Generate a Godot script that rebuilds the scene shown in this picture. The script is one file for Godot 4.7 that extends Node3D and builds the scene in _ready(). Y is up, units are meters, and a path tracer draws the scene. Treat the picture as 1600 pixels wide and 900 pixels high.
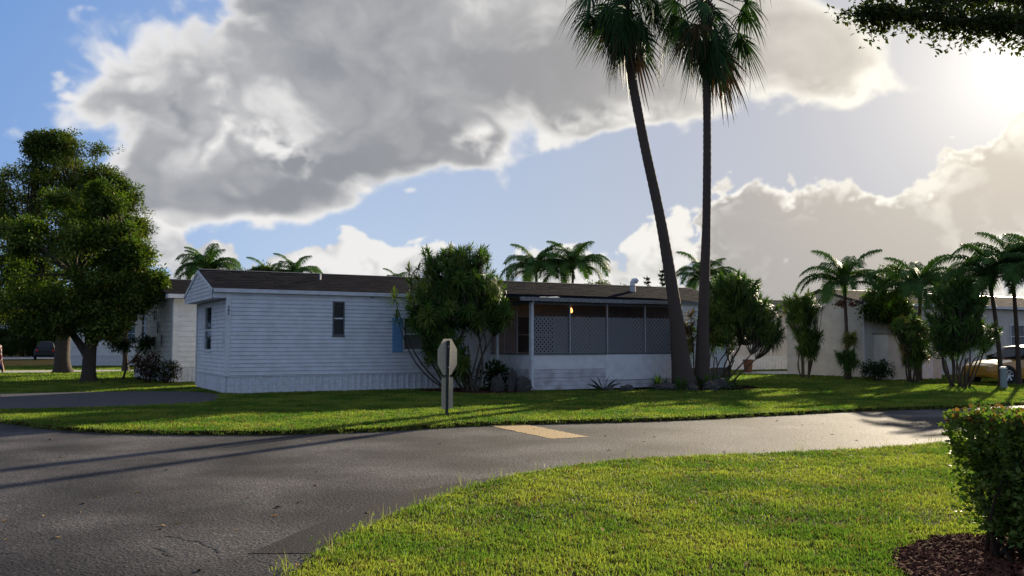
extends Node3D
# A corner lot in a mobile home park, late afternoon, sun low behind the palms.
# World: metres, y up, the viewer stands near the origin and looks along -z.

const HOME_AT := Vector3(-8.61, 0.0, -27.12)
const HOME_TURN := 29.0
const SUN_AZ := 30.5
const SUN_EL := 15.5

var rng := RandomNumberGenerator.new()
var M := {}
var taken := {}


class MB:
	var v := PackedVector3Array()
	var n := PackedVector3Array()
	var c := PackedColorArray()
	var col := Color(1, 1, 1)
	var xf := Transform3D()

	func put(p: Vector3, q: Vector3) -> void:
		v.append(xf * p)
		n.append((xf.basis * q).normalized())
		c.append(col)

	func tri(a: Vector3, b: Vector3, d: Vector3, na: Vector3, nb: Vector3, nd: Vector3) -> void:
		if (d - a).cross(b - a).dot(na + nb + nd) < 0.0:
			put(a, na)
			put(d, nd)
			put(b, nb)
		else:
			put(a, na)
			put(b, nb)
			put(d, nd)

	func flat(a: Vector3, b: Vector3, d: Vector3) -> void:
		var q := (d - a).cross(b - a)
		if q.length_squared() < 1e-16:
			return
		tri(a, b, d, q, q, q)

	func quad(a: Vector3, b: Vector3, d: Vector3, e: Vector3, q: Vector3) -> void:
		tri(a, b, d, q, q, q)
		tri(a, d, e, q, q, q)

	func box(lo: Vector3, hi: Vector3) -> void:
		var a := lo
		var b := hi
		quad(Vector3(a.x, a.y, b.z), Vector3(b.x, a.y, b.z), Vector3(b.x, b.y, b.z), Vector3(a.x, b.y, b.z), Vector3(0, 0, 1))
		quad(Vector3(a.x, a.y, a.z), Vector3(b.x, a.y, a.z), Vector3(b.x, b.y, a.z), Vector3(a.x, b.y, a.z), Vector3(0, 0, -1))
		quad(Vector3(a.x, a.y, a.z), Vector3(a.x, a.y, b.z), Vector3(a.x, b.y, b.z), Vector3(a.x, b.y, a.z), Vector3(-1, 0, 0))
		quad(Vector3(b.x, a.y, a.z), Vector3(b.x, a.y, b.z), Vector3(b.x, b.y, b.z), Vector3(b.x, b.y, a.z), Vector3(1, 0, 0))
		quad(Vector3(a.x, b.y, a.z), Vector3(b.x, b.y, a.z), Vector3(b.x, b.y, b.z), Vector3(a.x, b.y, b.z), Vector3(0, 1, 0))
		quad(Vector3(a.x, a.y, a.z), Vector3(b.x, a.y, a.z), Vector3(b.x, a.y, b.z), Vector3(a.x, a.y, b.z), Vector3(0, -1, 0))

	# a bar of rectangular section from p to q; w across (horizontal-ish), t the other way
	func bar(p: Vector3, q: Vector3, w: float, t: float, side := Vector3.ZERO) -> void:
		var d := (q - p).normalized()
		var s := side
		if s == Vector3.ZERO:
			s = d.cross(Vector3.UP)
			if s.length() < 0.05:
				s = Vector3(1, 0, 0)
		s = s.normalized()
		var u := s.cross(d).normalized()
		var k := [s * w * 0.5 + u * t * 0.5, s * w * 0.5 - u * t * 0.5, -s * w * 0.5 - u * t * 0.5, -s * w * 0.5 + u * t * 0.5]
		for i in 4:
			var a: Vector3 = k[i]
			var b: Vector3 = k[(i + 1) % 4]
			quad(p + a, p + b, q + b, q + a, a + b)
		quad(p + k[0], p + k[1], p + k[2], p + k[3], -d)
		quad(q + k[0], q + k[1], q + k[2], q + k[3], d)

	func tube(p: Array, r: Array, sides := 8, cap := true) -> void:
		var rings := []
		var norms := []
		var ref := Vector3(0.3, 0.1, 1).normalized()
		for i in p.size():
			var d: Vector3 = (p[mini(i + 1, p.size() - 1)] - p[maxi(i - 1, 0)]).normalized()
			var s := d.cross(ref)
			if s.length() < 0.05:
				s = d.cross(Vector3(1, 0, 0))
			s = s.normalized()
			var u := s.cross(d).normalized()
			ref = -u if false else d.cross(s).normalized() * -1.0
			var ring := []
			var nn := []
			for k in sides:
				var a := TAU * k / sides
				var o := s * cos(a) + u * sin(a)
				ring.append(p[i] + o * r[i])
				nn.append(o)
			rings.append(ring)
			norms.append(nn)
		for i in p.size() - 1:
			for k in sides:
				var m := (k + 1) % sides
				tri(rings[i][k], rings[i][m], rings[i + 1][m], norms[i][k], norms[i][m], norms[i + 1][m])
				tri(rings[i][k], rings[i + 1][m], rings[i + 1][k], norms[i][k], norms[i + 1][m], norms[i + 1][k])
		if cap:
			for e in [0, p.size() - 1]:
				var d: Vector3 = p[0] - p[1] if e == 0 else p[e] - p[e - 1]
				for k in sides:
					tri(p[e], rings[e][k], rings[e][(k + 1) % sides], d, d, d)

	# turned profile: pairs (radius, height) about y
	func lathe(prof: Array, sides := 16) -> void:
		for i in prof.size() - 1:
			var a: Vector2 = prof[i]
			var b: Vector2 = prof[i + 1]
			var e := b - a
			for k in sides:
				var t0 := TAU * k / sides
				var t1 := TAU * (k + 1) / sides
				var c0 := Vector3(cos(t0), 0, sin(t0))
				var c1 := Vector3(cos(t1), 0, sin(t1))
				var n0 := c0 * e.y - Vector3(0, e.x, 0)
				var n1 := c1 * e.y - Vector3(0, e.x, 0)
				var p0 := c0 * a.x + Vector3(0, a.y, 0)
				var p1 := c1 * a.x + Vector3(0, a.y, 0)
				var q0 := c0 * b.x + Vector3(0, b.y, 0)
				var q1 := c1 * b.x + Vector3(0, b.y, 0)
				if a.x > 1e-5:
					tri(p0, p1, q1, n0, n1, n1)
				if b.x > 1e-5:
					tri(p0, q1, q0, n0, n1, n0)

	func blob(at: Vector3, r: Vector3, noise: FastNoiseLite, amp: float, nu := 12, nv := 8) -> void:
		var f := func(i: int, j: int) -> Vector3:
			var th := TAU * i / nu
			var ph := PI * j / nv
			var d := Vector3(cos(th) * sin(ph), cos(ph), sin(th) * sin(ph))
			var k := 1.0 + amp * noise.get_noise_3dv((at + d) * 1.0)
			return at + d * r * k
		for j in nv:
			for i in nu:
				var a: Vector3 = f.call(i, j)
				var b: Vector3 = f.call(i + 1, j)
				var d: Vector3 = f.call(i + 1, j + 1)
				var e: Vector3 = f.call(i, j + 1)
				var q := (a + b + d + e) * 0.25 - at
				var g := (d - a).cross(b - e)
				if g.dot(q) < 0.0:
					g = -g
				if j > 0:
					tri(a, b, d, g, g, g)
				if j < nv - 1:
					tri(a, d, e, g, g, g)

	func mesh() -> ArrayMesh:
		var a := []
		a.resize(Mesh.ARRAY_MAX)
		a[Mesh.ARRAY_VERTEX] = v
		a[Mesh.ARRAY_NORMAL] = n
		a[Mesh.ARRAY_COLOR] = c
		var m := ArrayMesh.new()
		m.add_surface_from_arrays(Mesh.PRIMITIVE_TRIANGLES, a)
		return m


func numbered(called: String) -> String:
	taken[called] = taken.get(called, -1) + 1
	return called if taken[called] == 0 else "%s_%03d" % [called, taken[called]]


func thing(called: String, label: String, category: String, at := Vector3.ZERO, turn := 0.0, group := "") -> Node3D:
	var o := Node3D.new()
	o.name = numbered(called)
	add_child(o)
	o.position = at
	o.rotation_degrees.y = turn
	o.set_meta("label", label)
	o.set_meta("category", category)
	if group != "":
		o.set_meta("group", group)
	return o


func part(called: String, mesh: Mesh, m: Material, parent: Node, at := Vector3.ZERO) -> MeshInstance3D:
	var o := MeshInstance3D.new()
	o.name = called
	o.mesh = mesh
	o.material_override = m
	parent.add_child(o, true)
	o.position = at
	return o


func solo(called: String, mesh: Mesh, m: Material, label: String, category: String, at := Vector3.ZERO, turn := 0.0, group := "") -> MeshInstance3D:
	var o := part(numbered(called), mesh, m, self, at)
	o.rotation_degrees.y = turn
	o.set_meta("label", label)
	o.set_meta("category", category)
	if group != "":
		o.set_meta("group", group)
	return o


func setting(called: String, mesh: Mesh, m: Material) -> MeshInstance3D:
	var o := part(numbered(called), mesh, m, self)
	o.set_meta("kind", "structure")
	o.set_meta("label", called.replace("_", " ") + " of the mobile home park street")
	o.set_meta("category", called.split("_")[-1])
	return o


func scatter(called: String, mesh: Mesh, m: Material, places: Array, tints: PackedColorArray, parent: Node) -> MultiMeshInstance3D:
	var mm := MultiMesh.new()
	mm.transform_format = MultiMesh.TRANSFORM_3D
	mm.use_colors = true
	mm.mesh = mesh
	mm.instance_count = places.size()
	for i in places.size():
		mm.set_instance_transform(i, places[i])
		mm.set_instance_color(i, tints[i])
	var o := MultiMeshInstance3D.new()
	o.name = called
	o.multimesh = mm
	o.material_override = m
	o.set_meta("kind", "stuff")
	parent.add_child(o, true)
	return o


func lin(r: float, g: float, b: float) -> Color:
	return Color(r, g, b).linear_to_srgb()


func mat(called: String, c: Color, rough := 0.8, tinted := false) -> StandardMaterial3D:
	var m := StandardMaterial3D.new()
	m.resource_name = called
	m.albedo_color = c
	m.roughness = rough
	m.vertex_color_use_as_albedo = tinted
	m.metallic_specular = 0.4
	M[called] = m
	return m


func noise_tex(freq: float, octaves: int, lo: Color, hi: Color, size := 512, s := 1, mid := 0.5) -> NoiseTexture2D:
	var f := FastNoiseLite.new()
	f.seed = s
	f.frequency = freq
	f.fractal_octaves = octaves
	f.noise_type = FastNoiseLite.TYPE_SIMPLEX_SMOOTH
	var t := NoiseTexture2D.new()
	t.width = size
	t.height = size
	t.seamless = true
	t.noise = f
	var g := Gradient.new()
	g.set_color(0, lo)
	g.set_color(1, hi)
	g.set_offset(0, maxf(0.0, mid - 0.32))
	g.set_offset(1, minf(1.0, mid + 0.32))
	t.color_ramp = g
	return t


# weathering: colour noise and a little relief, laid by position
func weather(m: StandardMaterial3D, tex: Texture2D, scale: float, bump: Texture2D = null, depth := 0.0, world := true) -> void:
	m.albedo_texture = tex
	m.uv1_triplanar = true
	m.uv1_world_triplanar = world
	m.uv1_scale = Vector3.ONE * scale
	if bump:
		m.heightmap_enabled = true
		m.heightmap_texture = bump
		m.heightmap_scale = depth


func leafy(m: StandardMaterial3D, back: Color) -> void:
	m.vertex_color_use_as_albedo = true
	m.backlight_enabled = true
	m.backlight = back
	m.cull_mode = BaseMaterial3D.CULL_DISABLED


func sheet(outline: PackedVector2Array, y: float, skirt := 0.0) -> ArrayMesh:
	var mb := MB.new()
	var t := Geometry2D.triangulate_polygon(outline)
	for i in range(0, t.size(), 3):
		var a := outline[t[i]]
		var b := outline[t[i + 1]]
		var d := outline[t[i + 2]]
		mb.tri(Vector3(a.x, y, a.y), Vector3(b.x, y, b.y), Vector3(d.x, y, d.y), Vector3.UP, Vector3.UP, Vector3.UP)
	if skirt > 0.0:
		for i in outline.size():
			var a := outline[i]
			var b := outline[(i + 1) % outline.size()]
			var q := Vector3(b.y - a.y, 0, a.x - b.x)
			if Geometry2D.is_point_in_polygon((a + b) * 0.5 + Vector2(q.x, q.z).normalized() * 0.02, outline):
				q = -q
			mb.quad(Vector3(a.x, y, a.y), Vector3(b.x, y, b.y), Vector3(b.x, y - skirt, b.y), Vector3(a.x, y - skirt, a.y), q)
	return mb.mesh()


# a smooth, slightly uneven line through the given points
func smooth_line(p: Array, step: float, jitter: float) -> PackedVector2Array:
	var c := Curve2D.new()
	for i in p.size():
		var a: Vector2 = p[maxi(i - 1, 0)]
		var b: Vector2 = p[mini(i + 1, p.size() - 1)]
		var t: Vector2 = (b - a) / 6.0
		c.add_point(p[i], -t, t)
	c.bake_interval = step
	var out := PackedVector2Array()
	for q in c.get_baked_points():
		out.append(q + Vector2(rng.randf_range(-1, 1), rng.randf_range(-1, 1)) * jitter)
	return out


# ---------------------------------------------------------------- sky
# Clouds are banks in fixed directions of the sky: azimuth and elevation of the
# middle, half width, half height (degrees), strength.
const BANK := [[-21.0, 16.0, 7.0, 5.0, 0.8], [-18.0, 11.5, 7.0, 5.2, 1.0], [-20.0, 8.6, 4.5, 2.2, 0.7], [-12.5, 18.5, 10.0, 8.5, 1.2], [-13.0, 10.5, 5.5, 4.0, 0.9], [-6.0, 15.5, 8.0, 6.0, 1.2], [-3.0, 12.3, 4.5, 2.4, 0.8],
	[2.0, 17.5, 9.0, 5.2, 1.2], [6.0, 15.8, 6.5, 3.2, 1.0], [10.0, 18.5, 9.0, 5.8, 1.2], [15.0, 19.5, 7.5, 5.2, 1.0], [19.5, 17.4, 5.5, 3.8, 1.0], [23.6, 15.6, 3.6, 1.5, 0.6], [2.0, 27.0, 26.0, 9.0, 1.3], [-9.0, 24.0, 16.0, 8.0, 1.2], [14.0, 30.0, 14.0, 10.0, 1.0], [-8.5, 11.6, 5.5, 3.2, 1.0], [-3.0, 11.4, 4.5, 2.6, 0.9], [-24.0, 12.5, 4.0, 5.0, 0.75], [-22.5, 9.2, 4.2, 3.0, 0.75], [4.0, 14.2, 5.0, 2.2, 0.8], [-14.0, 9.2, 6.0, 2.6, 0.8], [10.5, 14.6, 4.5, 2.0, 0.8], [17.5, 15.2, 5.0, 2.2, 0.8]]
const RIGHT := [[14.6, 7.0, 3.4, 3.9, 1.1], [17.2, 7.4, 4.0, 3.6, 1.1], [20.5, 6.8, 4.5, 3.8, 1.2], [24.5, 6.4, 5.0, 3.8, 1.2], [28.2, 9.0, 3.2, 3.8, 1.1], [31.0, 9.6, 4.0, 5.2, 1.2], [20.0, 2.6, 14.0, 4.4, 1.5], [34.0, 7.0, 6.0, 5.0, 1.2], [42.0, 5.0, 9.0, 5.0, 1.1], [12.6, 4.0, 3.0, 3.0, 0.7]]
const LOW := [[-13.2, 4.6, 3.4, 2.2, 0.95], [-9.8, 5.4, 3.8, 2.4, 1.1], [-6.8, 4.8, 3.2, 2.2, 0.95], [-10.5, 2.6, 7.0, 3.0, 1.2], [1.5, 4.6, 3.0, 2.3, 1.0], [4.5, 4.7, 2.6, 2.3, 1.0], [8.5, 5.5, 2.9, 3.1, 1.2], [10.6, 6.4, 2.1, 2.6, 1.0], [6.5, 2.2, 8.0, 3.4, 1.3], [-22.0, 7.0, 3.2, 2.6, 1.0], [-18.6, 5.2, 3.2, 1.8, 0.7], [-20.0, 2.8, 6.0, 2.4, 1.0], [-34.0, 6.0, 5.0, 2.0, 0.9], [-44.0, 8.0, 6.0, 3.0, 1.0]]
const PUFF := [[-29.3, 11.7, 2.4, 0.8, 0.8], [-27.2, 14.9, 1.2, 0.9, 1.0], [-25.3, 18.9, 0.8, 0.4, 1.0], [-26.5, 14.2, 1.1, 0.5, 0.9], [11.7, 8.3, 0.8, 0.5, 0.9], [-6.6, 9.6, 0.6, 0.25, 0.7]]
# where the sun breaks through onto the near side of the grey bank
const LIT := [[-18.2, 13.6, 1.6, 2.8, 0.85], [-14.9, 12.7, 3.4, 2.4, 0.8], [-13.6, 11.6, 2.2, 1.4, 0.75], [-18.3, 11.7, 0.9, 1.3, 0.6], [-22.9, 15.6, 1.1, 1.0, 0.6], [-22.0, 7.6, 3.0, 1.0, 0.7], [-3.0, 12.4, 3.0, 1.3, 0.95], [-0.8, 11.6, 1.8, 1.2, 0.9], [-9.5, 10.0, 2.6, 1.0, 0.7], [20.4, 15.4, 3.4, 1.9, 0.9], [17.0, 15.0, 3.0, 1.2, 0.7], [8.0, 14.4, 5.0, 1.1, 0.7], [3.0, 13.9, 3.0, 1.0, 0.8], [-15.5, 8.2, 6.0, 0.8, 0.6]]
const UNDERSIDE := [[-10.0, 11.0, 5.5, 1.5, 0.6], [2.0, 17.0, 7.0, 4.0, 0.55], [8.0, 18.0, 7.0, 3.0, 0.5], [-15.0, 9.7, 4.5, 1.0, 0.55], [-20.8, 13.0, 1.3, 3.4, 0.5], [-12.0, 17.0, 4.0, 2.4, 0.4], [-5.0, 14.6, 4.0, 1.2, 0.35]]

var sky_noise := []


func banked(list: Array, az: float, el: float) -> float:
	var s := 0.0
	for b in list:
		var x: float = (az - b[0]) / b[2]
		var y: float = (el - b[1]) / b[3]
		var q := x * x + y * y
		if q < 1.0:
			s += b[4] * (1.0 - q) * (1.0 - q)
	return s


func sky_color(az: float, el: float, sun: Vector3) -> Color:
	var a := deg_to_rad(az)
	var e := deg_to_rad(el)
	var d := Vector3(sin(a) * cos(e), sin(e), -cos(a) * cos(e))
	var near := acos(clampf(d.dot(sun), -1.0, 1.0)) * 57.29578
	# clear air: pale at the horizon, deeper above and away from the sun
	var up := clampf(el / 40.0, 0.0, 1.0)
	var air := Vector3(0.47, 0.58, 0.70).lerp(Vector3(0.030, 0.14, 0.43), pow(up, 0.68))
	air = air.lerp(Vector3(0.055, 0.19, 0.50), 0.6 * smoothstep(40.0, 66.0, near))
	air = air.lerp(Vector3(0.45, 0.43, 0.43), 0.95 * exp(-pow(near / 29.0, 2.0)))
	var glow := exp(-near / 3.0) * 0.62 + exp(-pow(near / 9.0, 2.0)) * 0.15
	air += Vector3(1.0, 0.94, 0.80) * glow
	var n0: FastNoiseLite = sky_noise[0]
	var n1: FastNoiseLite = sky_noise[1]
	var n2: FastNoiseLite = sky_noise[2]
	var p := Vector3(d.x, d.y * 1.35, d.z)
	var w := Vector3(n2.get_noise_3dv(p * 3.0), n2.get_noise_3dv(p * 3.0 + Vector3(7, 3, 1)), n2.get_noise_3dv(p * 3.0 + Vector3(1, 9, 4)))
	var coarse := n0.get_noise_3dv(p + w * 0.05) * 1.5
	var fine := n1.get_noise_3dv(p + w * 0.03) * 1.5
	var wisp := n1.get_noise_3dv(p * 2.7 + w * 0.05 + Vector3(5, 2, 9)) * 1.5
	# banks are torn by the same turbulence
	var ba := az + w.x * 2.6 + coarse * 1.3 + fine * 0.35
	var be := el + w.y * 1.3 + n0.get_noise_3dv(p * 1.3 + Vector3(9, 9, 2)) * 1.3 + wisp * 0.12
	var warm := exp(-pow(near / 22.0, 2.0))
	var grey := Vector3(0.218, 0.228, 0.250).lerp(Vector3(0.50, 0.452, 0.395), warm)
	grey = grey.lerp(Vector3(0.64, 0.58, 0.48), 0.7 * exp(-pow(near / 8.0, 2.0)))
	var white := Vector3(0.655, 0.645, 0.635).lerp(Vector3(0.80, 0.76, 0.66), warm)
	white += Vector3(1.0, 0.95, 0.82) * exp(-near / 3.5) * 0.5
	var c := air
	# the rest of the sky: scattered banks of the same kind
	var open := maxf(smoothstep(33.0, 44.0, absf(az)), smoothstep(24.0, 32.0, el))
	if open > 0.0:
		var far := n0.get_noise_3dv(p * 0.62 + Vector3(3, 1, 8)) * 1.9 + fine * 0.32 + wisp * 0.12 + 0.10
		var fa := smoothstep(0.0, 0.22, far) * open
		c = c.lerp(white.lerp(grey, smoothstep(0.12, 0.62, far + coarse * 0.25)), fa)
	# low cumulus beyond the roofs
	var lo := banked(LOW, lerpf(az, ba, 0.6), lerpf(el, be, 0.5))
	if lo > 0.02:
		var t := lo + fine * 0.60 + wisp * 0.25 + coarse * 0.15 - 0.26
		var body := clampf(0.55 + fine * 1.0 + wisp * 0.5 - coarse * 0.5 + (el - 4.5) * 0.09, 0.0, 1.0)
		c = c.lerp(grey.lerp(white, 0.45).lerp(white, body), smoothstep(0.0, 0.16, t) * 0.97)
	# the bank low on the right, dark against the sun with a bright rim
	var ri := banked(RIGHT, lerpf(az, ba, 0.7), lerpf(el, be, 0.6))
	if ri > 0.02:
		var t := ri + fine * 0.50 + wisp * 0.20 + coarse * 0.10 - 0.34
		var rim := 1.0 - smoothstep(0.0, 0.34, t + wisp * 0.14 + fine * 0.10)
		rim = maxf(rim, clampf(fine * 1.0 + wisp * 0.5 - 0.10 + coarse * 0.5, 0.0, 0.7) * smoothstep(1.5, 0.3, t))
		c = c.lerp(grey.lerp(white * 1.04, rim), smoothstep(0.0, 0.10, t))
	# the great grey bank overhead
	var bk := banked(BANK, ba, be)
	if bk > 0.02:
		var t := bk + fine * 0.32 + coarse * 0.26 + wisp * 0.08 - 0.24
		var cover := smoothstep(-0.02, 0.52, t + wisp * 0.04)
		var light := (1.0 - smoothstep(0.22, 1.0, t)) * 0.92
		light += banked(LIT, ba, be) * clampf(0.62 + fine * 1.1 + wisp * 0.6 + coarse * 0.4, 0.0, 1.3)
		light += 0.10 + coarse * 0.16 + fine * 0.12 + wisp * 0.05
		light -= banked(UNDERSIDE, ba, be) * 0.35
		var body := grey.lerp(white, clampf(light, 0.0, 1.0))
		body *= 1.0 - 0.30 * clampf(-light, 0.0, 0.6)
		c = c.lerp(body, cover * 0.985)
	var pf := banked(PUFF, lerpf(az, ba, 0.3), lerpf(el, be, 0.3))
	if pf > 0.02:
		var t := pf + fine * 0.8 + wisp * 0.5 - 0.22
		c = c.lerp(white, smoothstep(0.0, 0.95, t) * 0.85)
	return Color(c.x, c.y, c.z)


func build_sky() -> PanoramaSkyMaterial:
	for k in 3:
		var f := FastNoiseLite.new()
		f.noise_type = FastNoiseLite.TYPE_SIMPLEX_SMOOTH
		f.seed = 11 + k * 5
		f.frequency = [4.2, 13.0, 2.6][k]
		f.fractal_octaves = [4, 6, 3][k]
		f.fractal_gain = [0.5, 0.55, 0.5][k]
		sky_noise.append(f)
	var w := 4096
	var h := 2048
	var im := Image.create(w, h, false, Image.FORMAT_RGBF)
	var a := deg_to_rad(SUN_AZ)
	var e := deg_to_rad(SUN_EL)
	var sun := Vector3(sin(a) * cos(e), sin(e), -cos(a) * cos(e))
	# the whole dome, coarser where the view never turns
	var small := Image.create(w / 8, h / 8, false, Image.FORMAT_RGBF)
	for j in h / 8:
		var el := 90.0 - (j + 0.5) * 8.0 / h * 180.0
		for i in w / 8:
			var az := wrapf((i + 0.5) * 8.0 / w * 360.0, -180.0, 180.0)
			small.set_pixel(i, j, sky_color(az, maxf(el, 0.3), sun) if el > -3.0 else Color(0.10, 0.11, 0.08))
	small.resize(w, h, Image.INTERPOLATE_BILINEAR)
	im.copy_from(small)
	for j in range(int((90.0 - 24.0) / 180.0 * h), int(90.5 / 180.0 * h)):
		var el := 90.0 - (j + 0.5) / h * 180.0
		var span := int(33.0 / 360.0 * w)
		for i in range(-span, span):
			im.set_pixel(posmod(i, w), j, sky_color((i + 0.5) / w * 360.0, maxf(el, 0.3), sun))
	var m := PanoramaSkyMaterial.new()
	m.panorama = ImageTexture.create_from_image(im)
	return m


# ---------------------------------------------------------------- materials
func build_materials() -> void:
	# asphalt: stone chips of many greys in a dark binder
	var im := Image.create(1024, 1024, false, Image.FORMAT_RGB8)
	var r := RandomNumberGenerator.new()
	r.seed = 5
	var hm := Image.create(1024, 1024, false, Image.FORMAT_RGB8)
	im.fill(Color(0.33, 0.325, 0.33))
	hm.fill(Color(0.4, 0.4, 0.4))
	for k in 150000:
		var x := r.randi_range(0, 1023)
		var y := r.randi_range(0, 1023)
		var s := r.randi_range(1, 4)
		var g := clampf(r.randfn(0.35, 0.07), 0.14, 0.66)
		im.fill_rect(Rect2i(x, y, s, maxi(1, s - r.randi_range(0, 1))), Color(g * r.randf_range(1.0, 1.06), g, g * r.randf_range(0.94, 1.02)))
		var q := r.randf_range(0.25, 0.8)
		hm.fill_rect(Rect2i(x, y, s, s), Color(q, q, q))
	var chips := ImageTexture.create_from_image(im)
	var chips_h := ImageTexture.create_from_image(hm)
	var blot := noise_tex(0.006, 5, Color(0.50, 0.50, 0.52), Color(1, 0.99, 0.97), 512, 3)
	var m := mat("asphalt", lin(0.78, 0.79, 0.83), 0.8)
	weather(m, chips, 0.17, chips_h, 1.2)
	m.detail_enabled = true
	m.detail_blend_mode = BaseMaterial3D.BLEND_MODE_MUL
	m.detail_albedo = blot
	m.detail_uv_layer = BaseMaterial3D.DETAIL_UV_2
	m.uv2_triplanar = true
	m.uv2_world_triplanar = true
	m.uv2_scale = Vector3.ONE * 0.11
	m.metallic_specular = 0.24
	m = mat("asphalt_patch", lin(0.27, 0.27, 0.28), 0.85)
	m.metallic_specular = 0.2
	weather(m, chips, 0.3, chips_h, 0.8)
	m = mat("driveway", lin(0.40, 0.41, 0.44), 0.8)
	weather(m, chips, 0.5, chips_h, 0.8)
	m = mat("concrete", lin(0.42, 0.40, 0.37), 0.85)
	weather(m, noise_tex(0.02, 5, Color(0.75, 0.75, 0.73), Color(1, 1, 1), 512, 9), 0.5)
	m = mat("crack_shade", lin(0.012, 0.012, 0.013), 0.6)  # near-black that paints the shade inside the road cracks
	m = mat("road_paint", lin(0.52, 0.33, 0.12), 0.75)
	weather(m, noise_tex(0.05, 5, Color(0.34, 0.36, 0.42), Color(1, 1, 1), 512, 21, 0.40), 1.0)
	# soil under the turf, seen between the blades
	m = mat("turf_soil", lin(0.5, 0.5, 0.5), 0.95)
	m.metallic_specular = 0.08
	weather(m, noise_tex(0.03, 5, Color(0.20, 0.18, 0.11), Color(0.36, 0.34, 0.18), 512, 4), 0.6)
	m = mat("earth", lin(0.5, 0.5, 0.5), 0.95)
	m.metallic_specular = 0.08
	weather(m, noise_tex(0.01, 5, Color(0.20, 0.25, 0.11), Color(0.30, 0.36, 0.15), 512, 6), 0.08)
	m = mat("mulch_bed", lin(0.5, 0.5, 0.5), 0.95)
	m.metallic_specular = 0.08
	weather(m, noise_tex(0.08, 4, Color(0.08, 0.05, 0.04), Color(0.20, 0.12, 0.09), 512, 8), 1.5)
	m = mat("mulch_chip", Color(1, 1, 1), 0.9, true)
	m.metallic_specular = 0.08
	m = mat("grass", Color(1, 1, 1), 0.6, true)
	m.metallic_specular = 0.2
	leafy(m, lin(0.85, 1.0, 0.50))
	# siding and trim
	var grime := noise_tex(0.012, 6, Color(0.90, 0.90, 0.89), Color(1, 1, 1), 512, 12, 0.38)
	m = mat("siding", lin(0.66, 0.68, 0.71), 0.6)
	weather(m, grime, 0.35)
	m = mat("siding_cream", lin(0.52, 0.50, 0.42), 0.6)
	weather(m, grime, 0.35)
	m = mat("stucco_cream", lin(0.56, 0.52, 0.46), 0.85)
	weather(m, grime, 0.25, noise_tex(0.2, 3, Color(0, 0, 0), Color(1, 1, 1), 256, 14), 0.2)
	m = mat("white_paint", lin(0.66, 0.67, 0.69), 0.5)
	weather(m, grime, 0.6)
	m = mat("white_wall", lin(0.70, 0.70, 0.69), 0.6)
	weather(m, grime, 0.4)
	m = mat("skirt", lin(0.64, 0.66, 0.69), 0.6)
	weather(m, noise_tex(0.02, 5, Color(0.88, 0.87, 0.86), Color(1, 1, 1), 512, 17, 0.42), 0.7)
	m = mat("weathered_board", lin(0.58, 0.58, 0.59), 0.75)
	weather(m, noise_tex(0.018, 6, Color(0.76, 0.72, 0.69), Color(1, 1, 1), 512, 19, 0.36), 0.25)
	m = mat("shingle", lin(0.62, 0.65, 0.74), 0.97, true)
	m.metallic_specular = 0.1
	weather(m, noise_tex(0.15, 3, Color(0.72, 0.72, 0.72), Color(1, 1, 1), 256, 23), 2.0)
	m = mat("metal_fascia", lin(0.27, 0.28, 0.28), 0.6)
	weather(m, noise_tex(0.03, 5, Color(0.62, 0.60, 0.58), Color(1, 1, 1), 512, 29, 0.4), 0.8)
	m = mat("galvanised", lin(0.45, 0.46, 0.47), 0.45)
	m.metallic = 0.6
	m = mat("dark_frame", lin(0.10, 0.105, 0.11), 0.5)
	m = mat("blue_shutter", lin(0.16, 0.34, 0.55), 0.6)
	m = mat("interior", lin(0.09, 0.085, 0.08), 0.9)
	m = mat("curtain", lin(0.55, 0.54, 0.50), 0.9)
	m = mat("screen", Color(0.07, 0.08, 0.09, 0.26), 0.9)
	m.transparency = BaseMaterial3D.TRANSPARENCY_ALPHA
	m = mat("glass", Color(0.25, 0.28, 0.30, 0.30), 0.03)
	m.transparency = BaseMaterial3D.TRANSPARENCY_ALPHA
	m.metallic_specular = 0.17
	m = mat("black", lin(0.02, 0.02, 0.022), 0.5)
	m = mat("lattice", lin(0.70, 0.71, 0.71), 0.7)
	m = mat("old_paint", lin(0.36, 0.37, 0.38), 0.7)
	weather(m, grime, 0.8)
	m = mat("bulb_glow", lin(1, 0.9, 0.7), 0.4)
	m.emission_enabled = true
	m.emission = Color(1.0, 0.66, 0.32)
	m.emission_energy_multiplier = 4.0
	# plants
	m = mat("bark_grey", lin(0.5, 0.5, 0.5), 0.95)
	weather(m, noise_tex(0.03, 5, Color(0.30, 0.26, 0.23), Color(0.52, 0.48, 0.43), 512, 31), 1.2, noise_tex(0.06, 4, Color(0, 0, 0), Color(1, 1, 1), 256, 32), 2.0)
	m = mat("bark_palm", lin(0.45, 0.42, 0.40), 0.95)
	weather(m, noise_tex(0.05, 5, Color(0.38, 0.33, 0.30), Color(0.60, 0.54, 0.50), 512, 33), 1.4, noise_tex(0.10, 4, Color(0, 0, 0), Color(1, 1, 1), 256, 34), 1.6)
	m = mat("bark_stem", lin(0.25, 0.22, 0.18), 0.9, true)
	m = mat("leaf", Color(1, 1, 1), 0.5, true)
	m.metallic_specular = 0.18
	leafy(m, lin(0.62, 0.75, 0.20))
	m = mat("leaf_gloss", Color(1, 1, 1), 0.52, true)
	m.metallic_specular = 0.18
	leafy(m, lin(0.75, 0.9, 0.25))
	m = mat("frond", Color(1, 1, 1), 0.45, true)
	m.metallic_specular = 0.18
	leafy(m, lin(0.40, 0.50, 0.15))
	m = mat("fruit", lin(0.09, 0.032, 0.02), 0.7)
	m = mat("terracotta", lin(0.13, 0.06, 0.04), 0.9)
	m = mat("stone", lin(0.5, 0.5, 0.5), 0.95)
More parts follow.
